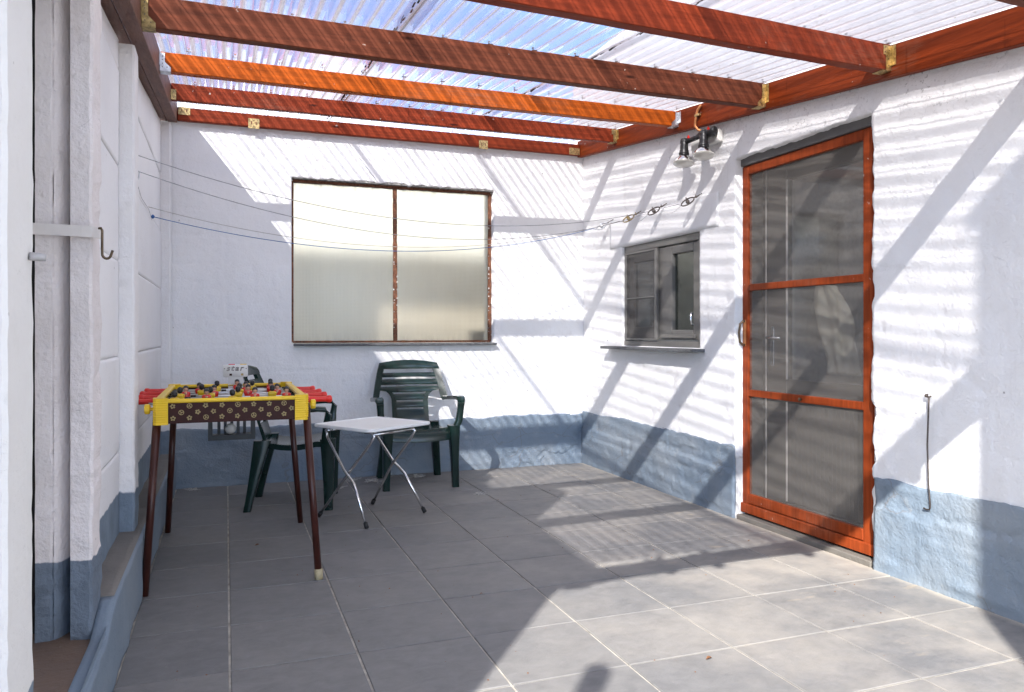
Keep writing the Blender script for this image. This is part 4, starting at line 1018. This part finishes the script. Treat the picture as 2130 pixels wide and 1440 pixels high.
        path = [((s * .272, back(.27, .61) + .008, .600), .030, .016, (X, Vector((0, 0, 1)))), ((s * .287, .06, .610), .030, .014, (X, Vector((0, 0, 1)))), ((s * .292, -.08, .622), .030, .014, (X, Vector((0, 0, 1)))),
                ((s * .292, -.185, .630), .031, .015, (X, Vector((0, 0, 1)))), ((s * .291, -.232, .626), .029, .017, (X, Vector((0, .35, .94)))), ((s * .289, -.246, .600), .025, .018, (X, Vector((0, 1, .2)))),
                ((s * .285, -.236, .54), .022, .022, (X, Y)), ((s * .276, -.232, .47), .024, .026, (X, Y)), ((s * .245, -.228, .405), .026, .03, (X, Y))]
        auto_smooth(G().loft([rrect(p, ax[0], ax[1] * (1 if k < 5 else -1) if False else ax[1], a, b, 3, .5) for k, (p, a, b, ax) in enumerate(path)]).obj('armrest', M['green'], c), 45)
    return c
ch1 = armchair('green plastic armchair standing by the back wall behind the white folding table')
ch1.location = (1.300, 5.545, 0); ch1.rotation_euler = (0, 0, R(-2.5))
ch2 = link(ch1.copy())
for ch in list(ch1.children):
    k = link(ch.copy()); k.parent = ch2
ch2['label'] = 'green plastic armchair half hidden behind the yellow and brown football table'
ch2.location = (.405, 5.165, 0); ch2.rotation_euler = (0, 0, R(79))

# ------------------------------------------------------------------ folding tray table
ft = thing('folding_table', 'small white tray table on crossed chrome folding legs', 'folding table', (.83, 4.61, 0))
cx0, cy0 = .826, 4.612
ua = Vector((.545, -.838, 0)).normalized(); ub = Vector((.838, .545, 0)).normalized()     # long / short sides
def tp(a, b, z): return Vector((cx0, cy0, z)) + ua * a + ub * b
HA, HB = .245, .255
gm = G(); rg = []
for (k, z) in ((.985, .542), (1.0, .546), (1.0, .556), (.993, .5605), (.970, .5605), (.960, .5565), (.90, .5555)):
    rg.append([tp(p.x, p.y, z) for p in rrect((0, 0, 0), (1, 0, 0), (0, 1, 0), HA * k, HB * k, 5, .13)])
auto_smooth(gm.loft(rg).obj('tray', M['tray'], ft), 40)
for sgn in (-1, 1):
    b0 = sgn * .185; b1 = sgn * .245
    # leg bent at mid height that runs to the front foot, and the straight-top leg that crosses it
    p1 = [tp(-.150, b0, .528), tp(-.185, b0, .531), tp(-.205, b0, .515), tp(-.195, b0, .48), tp(-.03, b0 + sgn * .012, .30), tp(.06, b0 + sgn * .02, .235), tp(.195, b1 - sgn * .01, .02)]
    p2 = [tp(.110, b0 - sgn * .02, .528), tp(.160, b0 - sgn * .02, .531), tp(.185, b0 - sgn * .02, .510), tp(.150, b0 - sgn * .018, .46), tp(-.02, b0 - sgn * .012, .28), tp(-.225, b1 - sgn * .03, .02)]
    for p in (p1, p2):
        lg = G().tube(p, .0085, 10).obj('leg', M['chrome'], ft, True)
        d = (p[-1] - p[-2]).normalized(); G().tube([p[-1] - d * .016, p[-1] + d * .016], .0125, 10).obj('foot_cap', M['rubber'], lg, True)
G().tube([tp(-.195, -.185, .518), tp(-.195, .185, .518)], .0075, 8).obj('cross_bar', M['chrome'], ft, True)
G().tube([tp(.175, -.165, .518), tp(.175, .165, .518)], .0075, 8).obj('cross_bar', M['chrome'], ft, True)
G().box((cx0 - .012, cy0 - .10, .533), (cx0 + .012, cy0 - .08, .5415)).obj('clip', M['brass'], ft)

# ------------------------------------------------------------------ football table
tb = thing('football_table', 'yellow and brown toy football table with red handles on thin maroon legs', 'football table', (.03, 4.1, 0))
x0, x1, y0, y1, zt, zb = -.290, .350, 3.62, 4.62, .815, .706
pan = G().box((x0 + .05, y0 + .006, zb), (x1 - .05, y0 + .022, .795)).obj('end_panel', M['maroon'], tb)
G().box((x0 + .05, y1 - .022, zb), (x1 - .05, y1 - .006, .795)).obj('end_panel', M['maroon'], tb)
G().box((x0 + .006, y0 + .05, zb), (x0 + .022, y1 - .05, .795)).obj('side_panel', M['maroon'], tb)
G().box((x1 - .022, y0 + .05, zb), (x1 - .006, y1 - .05, .795)).obj('side_panel', M['maroon'], tb)
G().box((x0 + .022, y0 + .022, .725), (x1 - .022, y1 - .022, .735)).obj('pitch', M['pitch'], tb)
for (a, b, nm) in (((x0 + .045, y0, .795), (x1 - .045, y0 + .028, zt - .003), 'rim'), ((x0 + .045, y1 - .028, .795), (x1 - .045, y1, zt - .003), 'rim'), ((x0, y0 + .045, .795), (x0 + .032, y1 - .045, zt), 'rim'), ((x1 - .032, y0 + .045, .795), (x1, y1 - .045, zt), 'rim')):
    auto_smooth(G().box(a, b, bev=.005).obj(nm, M['yellow'], tb))
for cx_, sx in ((x0, 1), (x1, -1)):
    for cy_, sy in ((y0, 1), (y1, -1)):
        rg = []
        n = 34
        for i in range(n + 1):
            z = zb - .004 + (zt + .006 - zb) * i / n; rr = .0015 if (i % 3 == 0 and 0 < i < n) else 0
            ax0, ay0 = cx_ + sx * (-.004 + rr), cy_ + sy * (-.004 + rr)
            poly = [(ax0 + sx * .012, ay0), (cx_ + sx * .056, ay0), (cx_ + sx * .056, cy_ + sy * .026), (cx_ + sx * .026, cy_ + sy * .056), (ax0, cy_ + sy * .056), (ax0, ay0 + sy * .012)]
            if sx * sy < 0: poly = poly[::-1]
            rg.append([Vector((p[0], p[1], z)) for p in poly])
        G().loft(rg).obj('corner_block', M['yellow'], tb)
# printed footballs and flowers on the near end panel
pn = G(); Yp = y0 + .0055
def disc(c, r, n=10, y=Yp):
    pn.add([(c[0] + r * math.cos(t), y, c[1] + r * math.sin(t)) for t in np.linspace(0, 2 * math.pi, n + 1)[:-1]], [tuple(range(n))])
def ring(c, r0, r1, n=14):
    V = [(c[0] + r * math.cos(t), Yp, c[1] + r * math.sin(t)) for r in (r0, r1) for t in np.linspace(0, 2 * math.pi, n + 1)[:-1]]
    pn.add(V, [(i, (i + 1) % n, n + (i + 1) % n, n + i) for i in range(n)])
def seg(c, a, r0, r1, w):
    d = Vector((math.cos(a), math.sin(a))); p = Vector((-d.y, d.x)) * w; C = Vector(c)
    pn.add([(*q[:1], Yp - .0002, q[1]) for q in [tuple(C + d * r0 + p), tuple(C + d * r0 - p), tuple(C + d * r1 - p), tuple(C + d * r1 + p)]], [(0, 1, 2, 3)])
for row, (zz, off) in enumerate(((.728, .0), (.7525, .5), (.784, .0))):
    for k in range(9):
        x = x0 + .075 + (k + off) * .066
        if x > x1 - .065: continue
        c = (x + rng.normal(0, .001), min(zz + (x - x0) * .008, .781))
        if (k * 2 + row) % 3 == 1:
            ring(c, .0085, .0115); a0 = rng.uniform(0, 6); disc((c[0], c[1]), .0025, 5)
            for q in range(3): seg(c, a0 + q * 2.09, .001, .0095, .0016)
        else:
            a0 = rng.uniform(0, 6)
            for q in range(5): disc((c[0] + .0075 * math.cos(a0 + q * 1.2566), c[1] + .0075 * math.sin(a0 + q * 1.2566)), .0042, 7, Yp - .0001 * q)
            ring(c, .0035, .0075, 10)
pn.obj('ball_print', M['print'], pan)
# legs, splayed
for (tx, ty, fx, fy) in ((-.276, 3.655, -.318, 3.535), (.345, 3.655, .388, 3.516), (-.262, 4.585, -.300, 4.625), (.340, 4.585, .404, 4.600)):
    lg = G().tube([(tx, ty, .775), (fx, fy, .002)], [.0175, .0155], 14).obj('leg', M['maroon_tube'], tb, True)
    if fx > .3 and fy < 4: G().tube([(fx - .0012, fy + .0035, .045), (fx, fy, .0005)], .0185, 12).obj('foot_tape', M['cream_tape'], lg, True)
for s, xk in ((-1, x0 - .018), (1, x1 + .018)):
    for yk in (3.668, 4.57):
        G().lathe([(.008, 0), (.008, .014), (.020, .016), (.0225, .021), (.0225, .034), (.019, .038)], 9, frames((0, 1, 0), (0, 0, s), (s, 0, 0), (xk - s * .016, yk, .768))).obj('leg_knob', M['yellow'], tb)
# rods with players
pm_cache = {}
def player_mesh(col):
    if col in pm_cache: return pm_cache[col]
    gm = G()
    def blob(c, r, n=8, m=6):
        rg = [[Vector((c[0] + r[0] * math.sin(math.pi * (i + .5) / m) * math.cos(2 * math.pi * k / n), c[1] + r[1] * math.sin(math.pi * (i + .5) / m) * math.sin(2 * math.pi * k / n), c[2] - r[2] * math.cos(math.pi * (i + .5) / m))) for k in range(n)] for i in range(m)]
        gm.loft(rg)
    gm.cur = 0
    gm.loft([rrect((0, 0, z), (1, 0, 0), (0, 1, 0), a, b, 3, .6) for z, a, b in ((-.020, .009, .007), (-.010, .011, .008), (.0, .0135, .009), (.010, .016, .0095), (.016, .0155, .009), (.019, .010, .007))])
    gm.cur = 1
    gm.loft([rrect((0, 0, z), (1, 0, 0), (0, 1, 0), a, b, 3, .6) for z, a, b in ((-.062, .008, .012), (-.054, .009, .010), (-.045, .008, .006), (-.020, .0095, .0068))])
    blob((0, 0, .030), (.0085, .0085, .0105)); gm.loft([rrect((0, 0, z), (1, 0, 0), (0, 1, 0), a, a, 3, .6) for z, a in ((.015, .005), (.024, .005))])
    gm.prism([(-.006, .0165), (.006, .0165), (0, .004)], .0008, frames((1, 0, 0), (0, 0, 1), (0, -1, 0), (0, -.0088, 0)))
    gm.cur = 2
    blob((0, .0012, .0345), (.0100, .0095, .0095)); blob((0, .003, .029), (.0098, .0085, .009))
    me = gm.mesh('player')
    for m_ in (M[col], M['skin'], M['black']): me.materials.append(m_)
    me.polygons.foreach_set('use_smooth', [True] * len(me.polygons)); pm_cache[col] = me; return me
ZR = .784
rows = [(3.745, 1, 'yellow', (-.215, .028), .085), (3.875, -1, 'red', (-.085, .130, .275), .085), (3.985, 1, 'yellow', (-.205, -.070, .055, .215), .10), (4.100, -1, 'red', (-.185, -.055, .105, .245), .03),
        (4.205, 1, 'yellow', (-.115, .065), .095), (4.330, -1, 'red', (-.13, .10, .225), .075), (4.445, 1, 'yellow', (-.045, .135), .07), (4.545, -1, 'red', (.058, .235), .07)]
for (yr, side, col, xs, pull) in rows:
    xe = x1 + .012 + pull if side > 0 else x0 - .012 - pull
    s = side; hx = (x1 + .012 if s > 0 else x0 - .012) + s * (pull - .085) * .35
    rd = G().tube([(x0 - .03 if s > 0 else x1 + .03, yr, ZR), (hx + s * .105, yr, ZR)], .0052, 10).obj('rod', M['rod_steel'], tb, True)
    prof_ = [(.010, 0), (.017, .001), (.017, .006), (.0135, .009), (.0125, .05), (.0135, .085), (.0165, .092), (.0175, .098), (.0165, .108), (.010, .113)]
    G().lathe(prof_, 12, frames((0, 1, 0), (0, 0, s), (s, 0, 0), (hx, yr, ZR))).obj('handle', M['red'], rd)
    for xc in xs:
        p = setpar(link(bpy.data.objects.new('player', player_mesh(col))), rd); p.scale = (1.3, 1.3, 1.3); p.location = (xc, yr, ZR); p.rotation_euler = (rng.normal(0, .10), 0, math.pi if col == 'yellow' else 0)
    for xc in (x0 + .04, x1 - .04, xs[0] + .034): G().tube([(xc - .012, yr, ZR), (xc + .012, yr, ZR)], .0088, 8).obj('buffer', M['black'], rd, True)
# score board on its ribbed column, ball rack
scb = G(); scb.loft([[Vector((.050 + p.x, 4.588 + d, .885 + p.y)) for p in rrect((0, 0, 0), (1, 0, 0), (0, 1, 0), .066 - e, .034 - e, 4, .28)] for d, e in ((0, .0015), (.0015, 0), (.0165, 0), (.018, .0015))])
sb_ = auto_smooth(scb.obj('score_board', M['white_plastic'], tb), 40)
gm = G()
for k in range(13): gm.box((.012 + k * .006, 4.592 + .0015 * (k % 2), .735), (.018 + k * .006, 4.604, .851))
gm.obj('board_column', M['white_plastic'], sb_)
G().box((.013, 4.590, .9185), (.047, 4.603, .9235)).obj('counter', M['red'], sb_); G().box((.075, 4.590, .9185), (.109, 4.603, .9235)).obj('counter', M['yellow'], sb_)
G().box((.018, 4.5868, .858), (.032, 4.5878, .870)).obj('score_window', M['maroon'], sb_); G().box((.079, 4.5868, .858), (.092, 4.5878, .870)).obj('score_window', M['brass_dark'], sb_)
cu = bpy.data.curves.new('lettering', 'FONT'); cu.body = 'star'; cu.size = .044; cu.shear = .28; cu.align_x = 'CENTER'; cu.fill_mode = 'NONE'; cu.bevel_depth = .0010; cu.bevel_resolution = 0; cu.space_character = 1.25
to = bpy.data.objects.new('lettering_tmp', cu); COL.objects.link(to); bpy.context.view_layer.update()
tm = bpy.data.meshes.new_from_object(to.evaluated_get(bpy.context.evaluated_depsgraph_get())); bpy.data.objects.remove(to)
tm.transform(frames((1.05, 0, 0), (0, 0, .95), (0, -1, 0), (.046, 4.5874, .8865)))
tm.materials.clear(); obj('lettering', tm, M['maroon'], sb_)
for x in (-.007, .107): G().lathe([(.0028, 0), (.0028, .001)], 8, frames((1, 0, 0), (0, 0, 1), (0, -1, 0), (x, 4.5879, .898))).obj('rivet', M['maroon'], sb_)
rk = G().box((-.090, 4.42, .520), (.150, 4.50, .548)).box((-.090, 4.42, .548), (-.068, 4.50, .703)).box((.128, 4.42, .548), (.150, 4.50, .703)).obj('ball_rack', M['grey_plastic'], tb)
for k in range(5): G().box((-.044 + k * .033, 4.488, .548), (-.028 + k * .033, 4.496, .703)).obj('rack_bar', M['grey_plastic'], rk)
bp = [(.029 * math.sin(math.pi * (i + .02) / 12.04), -.029 * math.cos(math.pi * (i + .02) / 12.04)) for i in range(13)]
ball = G().lathe(bp, 18, Matrix.Translation((.024, 4.455, .5775))).obj('ball', M['white_plastic'], None, True); tag(ball, 'small white ball lying in the dark rack under the football table', 'ball')

# ------------------------------------------------------------------ litter on the tiles
def tuft(x, y, s, mat):
    gm = G()
    for k in range(26):
        a = rng.uniform(0, 6.28); r = s * rng.uniform(.1, 1); p = Vector((x + r * math.cos(a), y + r * .7 * math.sin(a), .003 + abs(rng.normal(0, s * .18)))); pts = [p]
        for q in range(3):
            p = p + Vector((rng.normal(0, s * .35), rng.normal(0, s * .3), rng.normal(0, s * .08))); p.z = max(.002, p.z); pts.append(p)
        gm.tube(pts, .0011, 3, False)
    return gm
fl = G()
for (x, y, s) in ((1.36, 5.72, .045), (1.02, 5.66, .05), (1.62, 4.98, .028), (.72, 5.52, .06), (-.22, 5.80, .03), (1.14, 5.83, .05), (.86, 5.75, .05)):
    t_ = tuft(x, y, s, None); fl.add(t_.v, t_.f)
tag(fl.obj('fluff', M['fluff']), 'pale dust fluff gathered on the tiles along the back wall', kind='stuff')
cr_ = G()
for k in range(130):
    x = rng.uniform(-.3, 2.75); y = rng.uniform(2.0, 5.8); s = rng.uniform(.0015, .005); a = rng.uniform(0, 3)
    q = [Vector((x + s * math.cos(a + t) * (1 if i % 2 else .6), y + s * math.sin(a + t), 0)) for i, t in enumerate((0, 1.6, 3.1, 4.7))]
    cr_.add([(p.x, p.y, .0015) for p in q] + [(x, y, .0015 + s * .7)], [(0, 1, 4), (1, 2, 4), (2, 3, 4), (3, 0, 4)])
tag(cr_.obj('crumbs', M['leaf']), 'scattered brown crumbs and grit on the tiles', kind='stuff')
for i, (x, y, lab) in enumerate(((.15, 4.17, 'dry brown leaf on the tiles under the football table'), (1.52, 2.19, 'dry brown leaf on the sunlit tiles in the foreground'))):
    V = []; n = 7
    for k in range(n):
        t = k / (n - 1); w = .011 * math.sin(math.pi * t) + .0008
        for s in (-1, 0, 1): V.append((x + (t - .5) * .024, y + s * w * .6, .004 + .006 * abs(s) * math.sin(math.pi * t) + .004 * t))
    F = [(k * 3 + j, k * 3 + j + 1, k * 3 + j + 4, k * 3 + j + 3) for k in range(n - 1) for j in range(2)]
    tag(G().add(V, F).obj('dry_leaf', M['leaf'], None, True), lab, 'leaf', 'dry leaves on the tiles')
